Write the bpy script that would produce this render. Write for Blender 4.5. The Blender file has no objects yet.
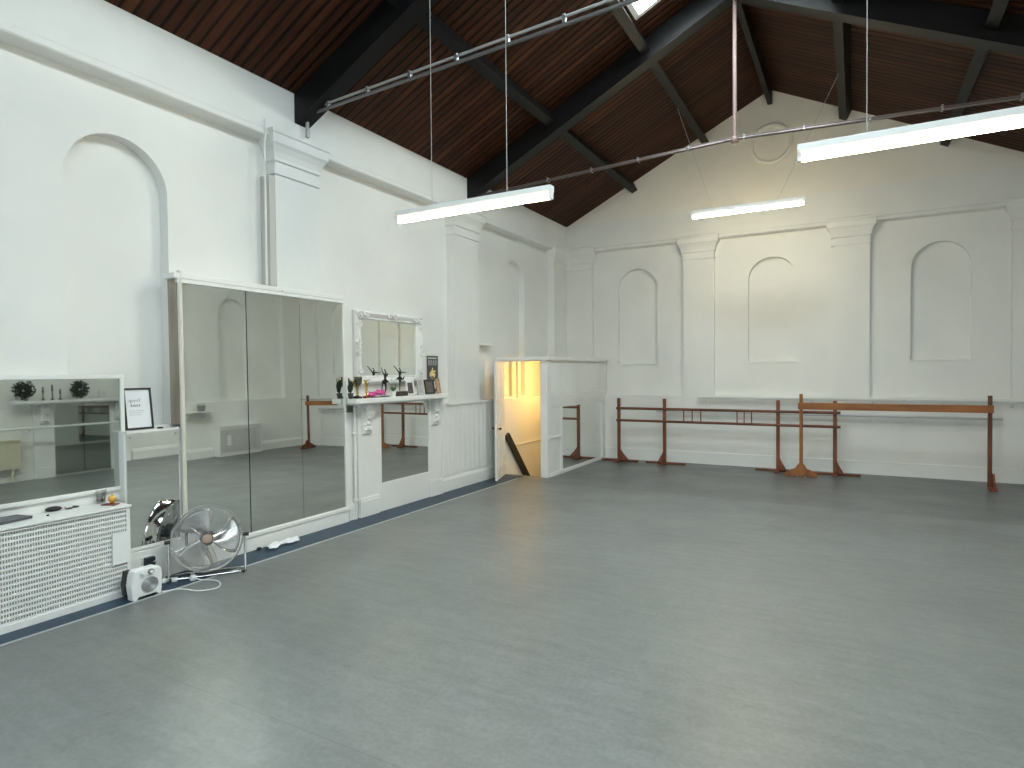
import bpy, bmesh, math, random
from mathutils import Vector, Matrix, Euler
random.seed(7)
PI = math.pi
SC = bpy.context.scene
COL = SC.collection
W, L, EAVE, RIDGE = 7.2, 10.76, 4.35, 6.126
K = (RIDGE - EAVE) / (W / 2)          # roof slope
BACK = -4.9                            # back wall, behind the camera
CAMX, CAMZ = 4.808, 1.6

# ------------------------------------------------------------------ camera
F_PX = 613.94
R = Matrix(((0.87296, -0.00159, 0.48780), (0.48772, 0.02114, -0.87275), (-0.00893, 0.99978, 0.01922)))
cam_d = bpy.data.cameras.new('camera'); cam = bpy.data.objects.new('camera', cam_d); COL.objects.link(cam)
cam_d.sensor_fit = 'HORIZONTAL'; cam_d.sensor_width = 36; cam_d.lens = F_PX / 1024 * 36
cam_d.clip_start = 0.05; cam_d.clip_end = 200
cam.matrix_world = Matrix.Translation((CAMX, 0, CAMZ)) @ R.to_4x4()
SC.camera = cam
SC.view_settings.view_transform = 'Standard'; SC.view_settings.look = 'None'
SC.view_settings.gamma = 1.0; SC.view_settings.use_curve_mapping = False
SC.view_settings.exposure = 0.85

# ------------------------------------------------------------------ world and daylight
wd = bpy.data.worlds.new('world'); SC.world = wd; wd.use_nodes = True
bg = wd.node_tree.nodes['Background']; bg.inputs[0].default_value = (0.78, 0.88, 1.0, 1); bg.inputs[1].default_value = 1.6

def area(name, loc, rot, sx, sy, power, color):
    d = bpy.data.lights.new(name, 'AREA'); d.shape = 'RECTANGLE'; d.size = sx; d.size_y = sy
    d.energy = power; d.color = color
    o = bpy.data.objects.new(name, d); COL.objects.link(o); o.location = loc; o.rotation_euler = rot
    return o
DAY = (0.87, 0.97, 1.0)
ANG = math.atan(K)
# rooflights: (x0, x1, y0, y1) in plan; light comes through each of them
LEFT_ROOFLIGHTS = [(2.60, 3.30, 5.2, 6.95), (2.60, 3.30, -1.3, 0.7)]
RIGHT_ROOFLIGHTS = [(3.90, 5.2, -1.3, 0.9), (3.90, 5.2, 1.8, 4.0), (3.9, 4.6, 5.2, 6.95)]
def roof_z(x): return EAVE + K * (x if x < W / 2 else W - x)
for (x0, x1, y0, y1), p in zip(LEFT_ROOFLIGHTS + RIGHT_ROOFLIGHTS, (110, 290, 110, 120, 130)):
    s = -1 if x1 < W / 2 else 1
    xc = (x0 + x1) / 2
    area('daylight', (xc + s * 0.16, (y0 + y1) / 2, roof_z(xc) + 0.33), (0, ANG * s, 0), (x1 - x0) / math.cos(ANG), y1 - y0, p, DAY)
# unseen tall windows, added in the back wall to let in daylight
ADDED_WINS = [(1.0, 2.2), (3.0, 4.2), (5.0, 6.2)]
for (a, b) in ADDED_WINS:
    area('daylight', ((a + b) / 2, BACK - 0.42, 2.65), (PI / 2, 0, 0), b - a, 2.5, 12, DAY)

# ------------------------------------------------------------------ materials
MATS = {}
def mat(name, color, rough=0.5, metal=0.0, noise=0.0, nscale=8.0, bump=0.0, bscale=60.0, emit=None, estr=0.0, trans=0.0, spec=0.5, coat=0.0):
    if name in MATS: return MATS[name]
    m = bpy.data.materials.new(name); m.use_nodes = True
    nt = m.node_tree; b = nt.nodes['Principled BSDF']
    b.inputs['Base Color'].default_value = (*color, 1); b.inputs['Roughness'].default_value = rough
    b.inputs['Metallic'].default_value = metal; b.inputs['Specular IOR Level'].default_value = spec
    b.inputs['Coat Weight'].default_value = coat
    if trans: b.inputs['Transmission Weight'].default_value = trans; b.inputs['IOR'].default_value = 1.45
    if emit: b.inputs['Emission Color'].default_value = (*emit, 1); b.inputs['Emission Strength'].default_value = estr
    tc = nt.nodes.new('ShaderNodeTexCoord')
    if noise:
        n = nt.nodes.new('ShaderNodeTexNoise'); n.inputs['Scale'].default_value = nscale; n.inputs['Detail'].default_value = 5
        r = nt.nodes.new('ShaderNodeMapRange'); r.inputs[1].default_value = 0.3; r.inputs[2].default_value = 0.7
        r.inputs[3].default_value = 1 - noise; r.inputs[4].default_value = 1 + noise
        mx = nt.nodes.new('ShaderNodeVectorMath'); mx.operation = 'SCALE'; mx.inputs[0].default_value = color
        nt.links.new(tc.outputs['Object'], n.inputs['Vector']); nt.links.new(n.outputs['Fac'], r.inputs[0])
        nt.links.new(r.outputs[0], mx.inputs['Scale']); nt.links.new(mx.outputs[0], b.inputs['Base Color'])
    if bump:
        n = nt.nodes.new('ShaderNodeTexNoise'); n.inputs['Scale'].default_value = bscale; n.inputs['Detail'].default_value = 4
        bp = nt.nodes.new('ShaderNodeBump'); bp.inputs['Strength'].default_value = bump; bp.inputs['Distance'].default_value = 0.01
        nt.links.new(tc.outputs['Object'], n.inputs['Vector']); nt.links.new(n.outputs['Fac'], bp.inputs['Height'])
        nt.links.new(bp.outputs[0], b.inputs['Normal'])
    MATS[name] = m
    return m

def wood(name, dark, light, scale=18.0, rough=0.45, axis='Z'):
    m = bpy.data.materials.new(name); m.use_nodes = True; nt = m.node_tree; b = nt.nodes['Principled BSDF']
    tc = nt.nodes.new('ShaderNodeTexCoord'); mp = nt.nodes.new('ShaderNodeMapping')
    sc = {'X': (0.15, 1, 1), 'Y': (1, 0.15, 1), 'Z': (1, 1, 0.15)}[axis]
    mp.inputs['Scale'].default_value = sc
    n = nt.nodes.new('ShaderNodeTexNoise'); n.inputs['Scale'].default_value = scale; n.inputs['Detail'].default_value = 6
    cr = nt.nodes.new('ShaderNodeValToRGB'); cr.color_ramp.elements[0].color = (*dark, 1); cr.color_ramp.elements[1].color = (*light, 1)
    cr.color_ramp.elements[0].position = 0.32; cr.color_ramp.elements[1].position = 0.7
    nt.links.new(tc.outputs['Object'], mp.inputs[0]); nt.links.new(mp.outputs[0], n.inputs['Vector'])
    nt.links.new(n.outputs['Fac'], cr.inputs[0]); nt.links.new(cr.outputs[0], b.inputs['Base Color'])
    b.inputs['Roughness'].default_value = rough
    return m

def boards_ceiling():
    m = bpy.data.materials.new('stained_boards'); m.use_nodes = True; nt = m.node_tree; b = nt.nodes['Principled BSDF']
    tc = nt.nodes.new('ShaderNodeTexCoord'); sp = nt.nodes.new('ShaderNodeSeparateXYZ'); nt.links.new(tc.outputs['Object'], sp.inputs[0])
    mul = nt.nodes.new('ShaderNodeMath'); mul.operation = 'MULTIPLY'; mul.inputs[1].default_value = 1 / 0.105
    nt.links.new(sp.outputs['Y'], mul.inputs[0])
    fr = nt.nodes.new('ShaderNodeMath'); fr.operation = 'FRACT'; nt.links.new(mul.outputs[0], fr.inputs[0])
    fl = nt.nodes.new('ShaderNodeMath'); fl.operation = 'FLOOR'; nt.links.new(mul.outputs[0], fl.inputs[0])
    wn = nt.nodes.new('ShaderNodeTexWhiteNoise'); wn.noise_dimensions = '1D'; nt.links.new(fl.outputs[0], wn.inputs['W'])
    cr = nt.nodes.new('ShaderNodeValToRGB'); nt.links.new(wn.outputs['Value'], cr.inputs[0])
    cr.color_ramp.elements[0].color = (0.044, 0.014, 0.0062, 1); cr.color_ramp.elements[1].color = (0.088, 0.030, 0.0125, 1)
    # groove between the boards
    pp = nt.nodes.new('ShaderNodeMath'); pp.operation = 'PINGPONG'; pp.inputs[1].default_value = 0.5; nt.links.new(mul.outputs[0], pp.inputs[0])
    gr = nt.nodes.new('ShaderNodeMapRange'); gr.inputs[1].default_value = 0.02; gr.inputs[2].default_value = 0.24; nt.links.new(pp.outputs[0], gr.inputs[0])
    n = nt.nodes.new('ShaderNodeTexNoise'); n.inputs['Scale'].default_value = 3.0; n.inputs['Detail'].default_value = 6
    mp = nt.nodes.new('ShaderNodeMapping'); mp.inputs['Scale'].default_value = (0.5, 6, 0.5)
    nt.links.new(tc.outputs['Object'], mp.inputs[0]); nt.links.new(mp.outputs[0], n.inputs['Vector'])
    mr = nt.nodes.new('ShaderNodeMapRange'); mr.inputs[1].default_value = 0.3; mr.inputs[2].default_value = 0.7; mr.inputs[3].default_value = 0.6; mr.inputs[4].default_value = 1.35
    nt.links.new(n.outputs['Fac'], mr.inputs[0])
    g2 = nt.nodes.new('ShaderNodeMapRange'); g2.inputs[3].default_value = 0.12; g2.inputs[4].default_value = 1.0; nt.links.new(gr.outputs[0], g2.inputs[0])
    m1 = nt.nodes.new('ShaderNodeMath'); m1.operation = 'MULTIPLY'; nt.links.new(mr.outputs[0], m1.inputs[0]); nt.links.new(g2.outputs[0], m1.inputs[1])
    vs = nt.nodes.new('ShaderNodeVectorMath'); vs.operation = 'SCALE'; nt.links.new(cr.outputs[0], vs.inputs[0]); nt.links.new(m1.outputs[0], vs.inputs['Scale'])
    nt.links.new(vs.outputs[0], b.inputs['Base Color'])
    bp = nt.nodes.new('ShaderNodeBump'); bp.inputs['Strength'].default_value = 0.7; bp.inputs['Distance'].default_value = 0.012
    nt.links.new(gr.outputs[0], bp.inputs['Height']); nt.links.new(bp.outputs[0], b.inputs['Normal'])
    b.inputs['Roughness'].default_value = 0.6; b.inputs['Specular IOR Level'].default_value = 0.15
    return m

def lino():
    m = bpy.data.materials.new('grey_lino'); m.use_nodes = True; nt = m.node_tree; b = nt.nodes['Principled BSDF']
    tc = nt.nodes.new('ShaderNodeTexCoord')
    def noise(s, d=5, mp=None):
        n = nt.nodes.new('ShaderNodeTexNoise'); n.inputs['Scale'].default_value = s; n.inputs['Detail'].default_value = d
        if mp:
            q = nt.nodes.new('ShaderNodeMapping'); q.inputs['Scale'].default_value = mp[0]; q.inputs['Rotation'].default_value = mp[1]
            nt.links.new(tc.outputs['Object'], q.inputs[0]); nt.links.new(q.outputs[0], n.inputs['Vector'])
        else: nt.links.new(tc.outputs['Object'], n.inputs['Vector'])
        return n
    def rng(src, a, bb, c, d):
        r = nt.nodes.new('ShaderNodeMapRange'); r.inputs[1].default_value = a; r.inputs[2].default_value = bb; r.inputs[3].default_value = c; r.inputs[4].default_value = d
        nt.links.new(src, r.inputs[0]); return r.outputs[0]
    def mm(op, a, bb):
        q = nt.nodes.new('ShaderNodeMath'); q.operation = op
        for i, v in enumerate((a, bb)):
            if isinstance(v, (int, float)): q.inputs[i].default_value = v
            else: nt.links.new(v, q.inputs[i])
        return q.outputs[0]
    big = rng(noise(0.9).outputs['Fac'], 0.3, 0.7, 0.93, 1.07)
    fine = mm('MULTIPLY', rng(noise(38, 4).outputs['Fac'], 0.3, 0.7, 0.90, 1.10), rng(noise(9, 6).outputs['Fac'], 0.3, 0.7, 0.93, 1.07))
    scuff = rng(noise(2.2, 8, ((1, 7, 1), (0, 0, 0.7))).outputs['Fac'], 0.35, 0.65, 0.93, 1.06)
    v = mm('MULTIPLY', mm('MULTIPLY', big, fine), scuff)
    # a later length of lino laid along the far wall is darker, and thin seams run where sheets meet
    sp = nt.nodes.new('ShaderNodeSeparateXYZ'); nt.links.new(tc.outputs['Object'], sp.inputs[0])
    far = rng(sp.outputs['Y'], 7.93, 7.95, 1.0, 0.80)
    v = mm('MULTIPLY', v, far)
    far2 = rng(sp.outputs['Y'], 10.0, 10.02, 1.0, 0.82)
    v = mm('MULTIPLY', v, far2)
    # seam lines across (every 2 m)
    pp = nt.nodes.new('ShaderNodeMath'); pp.operation = 'PINGPONG'; pp.inputs[1].default_value = 1.0
    nt.links.new(mm('ADD', sp.outputs['Y'], 0.08), pp.inputs[0])
    seam = rng(pp.outputs[0], 0.0, 0.004, 0.72, 1.0)
    v = mm('MULTIPLY', v, seam)
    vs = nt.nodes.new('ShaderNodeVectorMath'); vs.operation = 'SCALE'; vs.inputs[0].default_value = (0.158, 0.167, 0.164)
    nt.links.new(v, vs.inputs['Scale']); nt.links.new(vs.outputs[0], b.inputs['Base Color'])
    rr = rng(noise(1.3, 6).outputs['Fac'], 0.3, 0.7, 0.31, 0.43)
    nt.links.new(rr, b.inputs['Roughness'])
    bp = nt.nodes.new('ShaderNodeBump'); bp.inputs['Strength'].default_value = 0.05; bp.inputs['Distance'].default_value = 0.01
    nt.links.new(noise(9, 2).outputs['Fac'], bp.inputs['Height'])
    b.inputs['Specular IOR Level'].default_value = 0.55
    return m

def paint(name, color, bump=0.25, bscale=14):
    """emulsion over old plaster"""
    m = bpy.data.materials.new(name); m.use_nodes = True; nt = m.node_tree; b = nt.nodes['Principled BSDF']
    tc = nt.nodes.new('ShaderNodeTexCoord')
    n1 = nt.nodes.new('ShaderNodeTexNoise'); n1.inputs['Scale'].default_value = 1.4; n1.inputs['Detail'].default_value = 6
    n2 = nt.nodes.new('ShaderNodeTexNoise'); n2.inputs['Scale'].default_value = bscale; n2.inputs['Detail'].default_value = 5
    for n in (n1, n2): nt.links.new(tc.outputs['Object'], n.inputs['Vector'])
    r = nt.nodes.new('ShaderNodeMapRange'); r.inputs[1].default_value = 0.3; r.inputs[2].default_value = 0.7; r.inputs[3].default_value = 0.955; r.inputs[4].default_value = 1.03
    nt.links.new(n1.outputs['Fac'], r.inputs[0])
    vs = nt.nodes.new('ShaderNodeVectorMath'); vs.operation = 'SCALE'; vs.inputs[0].default_value = color
    nt.links.new(r.outputs[0], vs.inputs['Scale']); nt.links.new(vs.outputs[0], b.inputs['Base Color'])
    bp = nt.nodes.new('ShaderNodeBump'); bp.inputs['Strength'].default_value = bump; bp.inputs['Distance'].default_value = 0.006
    nt.links.new(n2.outputs['Fac'], bp.inputs['Height']); nt.links.new(bp.outputs[0], b.inputs['Normal'])
    b.inputs['Roughness'].default_value = 0.55
    return m

WALL = paint('white_wall_paint', (0.80, 0.80, 0.775))
GABLE = paint('cream_gable_paint', (0.83, 0.80, 0.74))
TRIM = paint('white_gloss_paint', (0.80, 0.80, 0.78), bump=0.08, bscale=30)
FLOOR = lino()
CEIL = boards_ceiling()
BEAM = mat('dark_painted_beam', (0.0055, 0.0052, 0.0056), 0.5, noise=0.25, nscale=4, spec=0.25)
BLUE = mat('blue_floor_paint', (0.020, 0.046, 0.078), 0.45, spec=0.35, noise=0.25, nscale=5, bump=0.15)
OLDWOOD = wood('dark_stained_wood', (0.10, 0.027, 0.012), (0.26, 0.082, 0.033), 14)
OLDWOODX = wood('dark_stained_wood_rail', (0.09, 0.025, 0.011), (0.23, 0.072, 0.030), 14, axis='X')
PINE = wood('orange_varnished_pine', (0.20, 0.066, 0.017), (0.36, 0.135, 0.036), 12)
PINEX = wood('orange_varnished_pine_board', (0.22, 0.072, 0.018), (0.37, 0.135, 0.036), 12, axis='X')
RAW = wood('raw_timber', (0.27, 0.22, 0.17), (0.42, 0.36, 0.29), 10)
MIRROR = mat('mirror_glass', (0.87, 0.90, 0.865), 0.015, 1.0)
MIRROR_D = mat('aged_mirror_glass', (0.52, 0.555, 0.53), 0.02, 1.0)
CHROME = mat('chrome', (0.72, 0.72, 0.73), 0.14, 1.0)
STEEL = mat('galvanised_steel', (0.42, 0.42, 0.42), 0.35, 0.9)
PINKROD = mat('primer_pink_steel', (0.22, 0.145, 0.135), 0.5, 0.2)
BLACK = mat('black_plastic', (0.012, 0.012, 0.014), 0.4)
WHITEP = mat('white_plastic', (0.82, 0.83, 0.82), 0.35)
GOLD = mat('gold_metal', (0.80, 0.52, 0.18), 0.25, 1.0)
PINK = mat('pink_satin', (0.75, 0.10, 0.36), 0.4, noise=0.3, nscale=40)
BRONZE = mat('black_bronze', (0.02, 0.018, 0.018), 0.35, 0.3)
PAPER = mat('white_paper', (0.80, 0.81, 0.84), 0.6)
INK = mat('black_ink', (0.02, 0.02, 0.025), 0.6)
GREYINK = mat('grey_ink', (0.35, 0.35, 0.38), 0.6)
CREAM = mat('cream_enamel', (0.72, 0.68, 0.52), 0.35)
LEAF = mat('green_leaf', (0.05, 0.12, 0.045), 0.5, noise=0.4, nscale=30)
DARKLEAF = mat('dark_foliage', (0.02, 0.028, 0.02), 0.55, noise=0.4, nscale=30)
REDC = mat('dark_red_leather', (0.13, 0.02, 0.02), 0.45)
GREYM = mat('dark_grey_shell', (0.085, 0.09, 0.105), 0.4)
SILVER = mat('silver_frame_metal', (0.70, 0.70, 0.68), 0.3, 0.8)
PHOTOD = mat('dark_photograph', (0.10, 0.085, 0.09), 0.3, noise=0.9, nscale=70)
PHOTOB = mat('brown_photograph', (0.30, 0.19, 0.14), 0.4, noise=0.6, nscale=60)
CLOTH = mat('white_cotton', (0.80, 0.80, 0.82), 0.85, bump=0.3, bscale=40)
TUBE = mat('lit_fluorescent_tube', (1, 1, 0.9), 0.4, emit=(1.0, 0.83, 0.50), estr=42)
CABLE = mat('white_flex', (0.75, 0.75, 0.73), 0.5)
AMBER = mat('amber_glass', (0.75, 0.42, 0.07), 0.15, noise=0.4, nscale=60)
def glass_mat(name, tint, gl=0.12):
    m = bpy.data.materials.new(name); m.use_nodes = True; nt = m.node_tree
    for n in list(nt.nodes): nt.nodes.remove(n)
    out = nt.nodes.new('ShaderNodeOutputMaterial'); t = nt.nodes.new('ShaderNodeBsdfTransparent'); g = nt.nodes.new('ShaderNodeBsdfGlossy')
    mix = nt.nodes.new('ShaderNodeMixShader'); mix.inputs[0].default_value = gl; t.inputs[0].default_value = (*tint, 1); g.inputs['Roughness'].default_value = 0.05
    nt.links.new(t.outputs[0], mix.inputs[1]); nt.links.new(g.outputs[0], mix.inputs[2]); nt.links.new(mix.outputs[0], out.inputs[0])
    return m
PANE = glass_mat('rooflight_glass', (0.93, 0.95, 0.95), 0.08)
TUMBLER = glass_mat('tumbler_glass', (0.80, 0.84, 0.84), 0.22)
CRYSTAL = glass_mat('green_glass', (0.50, 0.56, 0.42), 0.2)

# ------------------------------------------------------------------ mesh builder
class MB:
    def __init__(s): s.v = []; s.f = []; s.sm = []
    def add(s, vs, fs, smooth=False):
        b = len(s.v); s.v += [Vector(v) for v in vs]
        for f in fs: s.f.append([b + i for i in f]); s.sm.append(smooth)
        return s
    def box(s, x0, x1, y0, y1, z0, z1):
        if x0 > x1: x0, x1 = x1, x0
        if y0 > y1: y0, y1 = y1, y0
        if z0 > z1: z0, z1 = z1, z0
        vs = [(x0,y0,z0),(x1,y0,z0),(x1,y1,z0),(x0,y1,z0),(x0,y0,z1),(x1,y0,z1),(x1,y1,z1),(x0,y1,z1)]
        return s.add(vs, [(3,2,1,0),(4,5,6,7),(0,1,5,4),(1,2,6,5),(2,3,7,6),(3,0,4,7)])
    def prism(s, pts, fn, a, b):
        """closed 2-D outline pts swept between a and b; fn(u, v, w) gives the point"""
        n = len(pts)
        vs = [fn(u, v, a) for u, v in pts] + [fn(u, v, b) for u, v in pts]
        fs = [tuple(range(n - 1, -1, -1)), tuple(range(n, 2 * n))] + [(i, (i + 1) % n, n + (i + 1) % n, n + i) for i in range(n)]
        return s.add(vs, fs)
    def tube(s, pts, r, n=10, closed=False, cap=True):
        pts = [Vector(p) for p in pts]; m = len(pts)
        rr = r if isinstance(r, (list, tuple)) else [r] * m
        rings = []; prev = None
        for i, p in enumerate(pts):
            if closed: t = (pts[(i + 1) % m] - pts[i - 1])
            else: t = (pts[min(i + 1, m - 1)] - pts[max(i - 1, 0)])
            t.normalize()
            if prev is None:
                a = Vector((0, 0, 1)) if abs(t.z) < 0.9 else Vector((1, 0, 0)); u = t.cross(a).normalized()
            else:
                u = (prev - t * prev.dot(t)).normalized()
            prev = u; w = t.cross(u)
            rings.append([p + (u * math.cos(2*PI*k/n) + w * math.sin(2*PI*k/n)) * rr[i] for k in range(n)])
        vs = [v for g in rings for v in g]; fs = []
        for i in range(m if closed else m - 1):
            j = (i + 1) % m
            for k in range(n):
                fs.append((i*n+k, i*n+(k+1)%n, j*n+(k+1)%n, j*n+k))
        if cap and not closed:
            fs.append(tuple(range(n - 1, -1, -1))); fs.append(tuple((m-1)*n + k for k in range(n)))
        return s.add(vs, fs, True)
    def lathe(s, prof, c=(0,0,0), n=20, M=None):
        """prof: (r, z) list bottom to top round the z axis at c"""
        vs = []; fs = []
        for r, z in prof:
            for k in range(n):
                v = Vector((r*math.cos(2*PI*k/n), r*math.sin(2*PI*k/n), z))
                if M is not None: v = M @ v
                vs.append(v + Vector(c))
        m = len(prof)
        for i in range(m - 1):
            for k in range(n): fs.append((i*n+k, i*n+(k+1)%n, (i+1)*n+(k+1)%n, (i+1)*n+k))
        fs.append(tuple(range(n-1, -1, -1))); fs.append(tuple((m-1)*n+k for k in range(n)))
        return s.add(vs, fs, True)
    def ball(s, c, r, n=12, m=8, sc=(1,1,1)):
        prof = [(max(1e-4, math.sin(PI*i/m)), -math.cos(PI*i/m)) for i in range(m + 1)]
        M = Matrix.Diagonal(Vector((r*sc[0], r*sc[1], r*sc[2])))
        return s.lathe(prof, c, n, M)
    def build(s, name, material, parent=None, bevel=0.0, subd=0, world=False):
        me = bpy.data.meshes.new(name)
        off = Vector((0,0,0))
        if world and parent is not None:
            p = parent
            while p.parent is not None: p = p.parent
            off = Vector(p.location)
        me.from_pydata([v - off for v in s.v], [], s.f)
        bm = bmesh.new(); bm.from_mesh(me)
        for f, sm in zip(bm.faces, s.sm): f.smooth = sm
        bmesh.ops.recalc_face_normals(bm, faces=bm.faces)
        ng = [f for f in bm.faces if len(f.verts) > 4]
        if ng: bmesh.ops.triangulate(bm, faces=ng)
        bm.to_mesh(me); bm.free()
        me.materials.append(material)
        o = bpy.data.objects.new(name, me); COL.objects.link(o)
        if parent is not None: o.parent = parent
        if bevel:
            md = o.modifiers.new('bevel', 'BEVEL'); md.width = bevel; md.segments = 2; md.limit_method = 'ANGLE'
        if subd:
            md = o.modifiers.new('sub', 'SUBSURF'); md.levels = subd; md.render_levels = subd
        if any(s.sm):
            try: me.set_sharp_from_angle(angle=math.radians(40))
            except Exception: pass
        return o
def tag(o, label, cat, group=None, kind=None):
    o['label'] = label; o['category'] = cat
    if group: o['group'] = group
    if kind: o['kind'] = kind
    return o
def struct(name, mb, m, bevel=0.0):
    o = mb.build(name, m, None, bevel); o['kind'] = 'structure'; return o
def thing(name, label, cat, loc=(0,0,0), rz=0.0, group=None):
    o = bpy.data.objects.new(name, None); COL.objects.link(o); o.empty_display_size = 0.1
    o.location = loc; o.rotation_euler = (0, 0, rz)
    return tag(o, label, cat, group)
def part_label(o, t): o['label'] = t; return o
def dup(root, loc, rz=None, label=None, group=None):
    r = root.copy(); COL.objects.link(r); r.location = loc
    if rz is not None: r.rotation_euler = (0, 0, rz)
    if label: r['label'] = label
    if group: r['group'] = group
    for ch in list(root.children):
        c = ch.copy(); COL.objects.link(c); c.parent = r
        for g in list(ch.children):
            d = g.copy(); COL.objects.link(d); d.parent = c
    return r
def B(*a): return MB().box(*a)

# ------------------------------------------------------------------ SETTING: floor with the stairwell opening
fl = MB()
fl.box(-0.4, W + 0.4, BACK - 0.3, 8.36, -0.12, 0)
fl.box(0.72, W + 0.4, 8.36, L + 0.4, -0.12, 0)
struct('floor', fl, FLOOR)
st = MB(); st.box(-0.13, 0.37, BACK, 8.26, 0.0, 0.004)
struct('trim_1', st, BLUE)                               # blue painted strip of floor by the left wall
struct('trim_2', B(0.37, 0.385, BACK, 8.1, 0.0, 0.006), mat('lino_edge', (0.42, 0.45, 0.45), 0.4))

# ------------------------------------------------------------------ side walls
DADO, RC, NZ0, NZT = 1.175, 0.13, 1.20, 3.44           # dado height, recess depth, niche bottom/top
def arch_pts(c, hw, zt, seg=24):
    zs = zt - hw
    return [(c - hw * math.cos(PI * k / seg), zs + hw * math.sin(PI * k / seg)) for k in range(seg + 1)]
def recess_panel(mb, fn, a, b, z0, z1, niche, d0, d1, ndepth):
    """panel between pilasters from a to b; niche=(centre, halfwidth, bottom, top) or None; d0 face, d1 back"""
    if niche is None:
        mb.prism([(a, z0), (b, z0), (b, z1), (a, z1)], fn, d0, d1); return
    c, hw, nb, nt_ = niche
    mb.prism([(a, z0), (b, z0), (b, nb), (a, nb)], fn, d0, d1)
    zs = nt_ - hw
    mb.prism([(a, nb), (c - hw, nb), (c - hw, zs), (a, zs)], fn, d0, d1)
    mb.prism([(c + hw, nb), (b, nb), (b, zs), (c + hw, zs)], fn, d0, d1)
    ar = arch_pts(c, hw, nt_)
    for (u0, v0), (u1, v1) in zip(ar[:-1], ar[1:]):
        mb.prism([(u0, v0), (u1, v1), (u1, z1), (u0, z1)], fn, d0, d1)
    mb.prism([(a, zs), (c - hw, zs), (c - hw, z1), (a, z1)], fn, d0, d1)
    mb.prism([(c + hw, zs), (b, zs), (b, z1), (c + hw, z1)], fn, d0, d1)
    mb.prism([(c - hw - .02, nb - .02), (c + hw + .02, nb - .02), (c + hw + .02, nt_ + .02), (c - hw - .02, nt_ + .02)], fn, d0 - ndepth, d1 - 0.02)

def cornice(rc): return [(-rc - .02, 3.818), (-rc + .004, 3.818), (0.006, 3.832), (0.016, 3.842), (0.016, 3.885), (-.002, 3.90), (-rc - .02, 3.90)]
def capital(mb, fn, a, b, d0, d1):
    """stack of mouldings round a pilaster; fn(u along wall, z, d out of wall)"""
    secs = [(0.003, 3.50), (0.018, 3.505), (0.018, 3.535), (0.003, 3.54), (0.003, 3.62), (0.022, 3.63), (0.022, 3.66), (0.036, 3.71), (0.060, 3.755), (0.080, 3.78), (0.080, 3.86), (0.092, 3.87), (0.092, 3.90), (0.003, 3.93)]
    vs = []; fs = []
    for e, z in secs:
        vs += [fn(a - e, z, d0), fn(a - e, z, d1 + e), fn(b + e, z, d1 + e), fn(b + e, z, d0)]
    for i in range(len(secs) - 1):
        for k in range(3):
            fs.append((i*4+k, i*4+k+1, (i+1)*4+k+1, (i+1)*4+k))
        fs.append((i*4+3, i*4, (i+1)*4, (i+1)*4+3))
    fs.append((3, 2, 1, 0)); n = len(secs) - 1; fs.append((n*4, n*4+1, n*4+2, n*4+3))
    mb.add(vs, fs)

PIL = [(-1.96, -1.42), (1.02, 1.55), (4.03, 4.56), (7.0, 7.63), (10.22, L)]
BAYS = [(BACK, -1.96, None), (-1.42, 1.02, (-0.2, .36)), (1.55, 4.03, (2.675, .38)), (4.56, 7.0, None), (7.63, 10.22, (8.935, .36))]
tn = [3]
def trim(mb, m=None, bevel=0.0):
    o = struct('trim_%d' % tn[0], mb, m or TRIM, bevel); tn[0] += 1; return o
def niche_sill(fn, c, hw, zb, rc):
    t = MB(); t.prism([(-rc - .07, zb + .006), (-rc + .010, zb - .004), (-rc + .010, zb - .022), (-rc - .001, zb - .024), (-rc - .07, zb - .024)], lambda d, z, u: fn(u, z, d), c - hw - .015, c + hw + .015); trim(t, WALL)
def side_wall(side):
    if side == 'left': fn = lambda u, v, d: (d, u, v)
    else: fn = lambda u, v, d: (W - d, u, v)
    mb = MB()
    low = (1.55, 2.6) if side == 'left' else None
    z0 = -2.0 if side == 'left' else -0.1
    def slab(a, b, za, zb, d0, d1): mb.prism([(a, za), (b, za), (b, zb), (a, zb)], fn, d0, d1)
    # dado
    if low:
        slab(BACK, low[0], 0, DADO, -.5, 0); slab(low[0], low[1], 0, 0.62, -.5, 0); slab(low[1], L, 0, DADO, -.5, 0)
        slab(8.3, L, -2.0, 0, -.5, 0)
        slab(low[0], low[1], 0.62, DADO, -.5, -RC)
    else:
        slab(BACK, L, -.1, DADO, -.5, 0)
    for a, b in PIL: slab(a, b, DADO, EAVE, -.5, 0)
    for a, b, n in BAYS:
        nn = None if n is None else (n[0], n[1], NZ0, NZT)
        recess_panel(mb, fn, a, b, DADO, 3.87, nn, -RC, -.45, 0.11) if nn is None else recess_panel(mb, fn, a, b, DADO, 3.87, nn, -RC, -.40, 0.11)
        slab(a, b, 3.89, EAVE, -.5, 0)
    slab(BACK, L, EAVE, EAVE + .02, -.5, 0)
    struct('wall_' + side, mb, WALL)
    for a, b, n in BAYS:
        t = MB(); t.prism(cornice(RC), lambda d, z, u: fn(u, z, d), a, b); trim(t)
    for a, b in PIL:
        t = MB(); capital(t, fn, a, b, -RC, 0); trim(t)
    bb = MB(); prof = [(0, 0), (0.028, 0), (0.028, 0.155), (0.02, 0.175), (0.012, 0.19), (0.012, 0.2), (0, 0.21)]
    runs = [(BACK, 1.0), (2.62, 2.66), (4.92, 5.0), (6.66, 8.2)] if side == 'left' else [(BACK, 4.3), (6.62, 8.25), (9.42, L)]
    for a, b in runs: bb.prism(prof, lambda d, z, u: fn(u, z, d), a, b)
    struct('baseboard_' + side, bb, TRIM)
side_wall('left'); side_wall('right')

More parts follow.
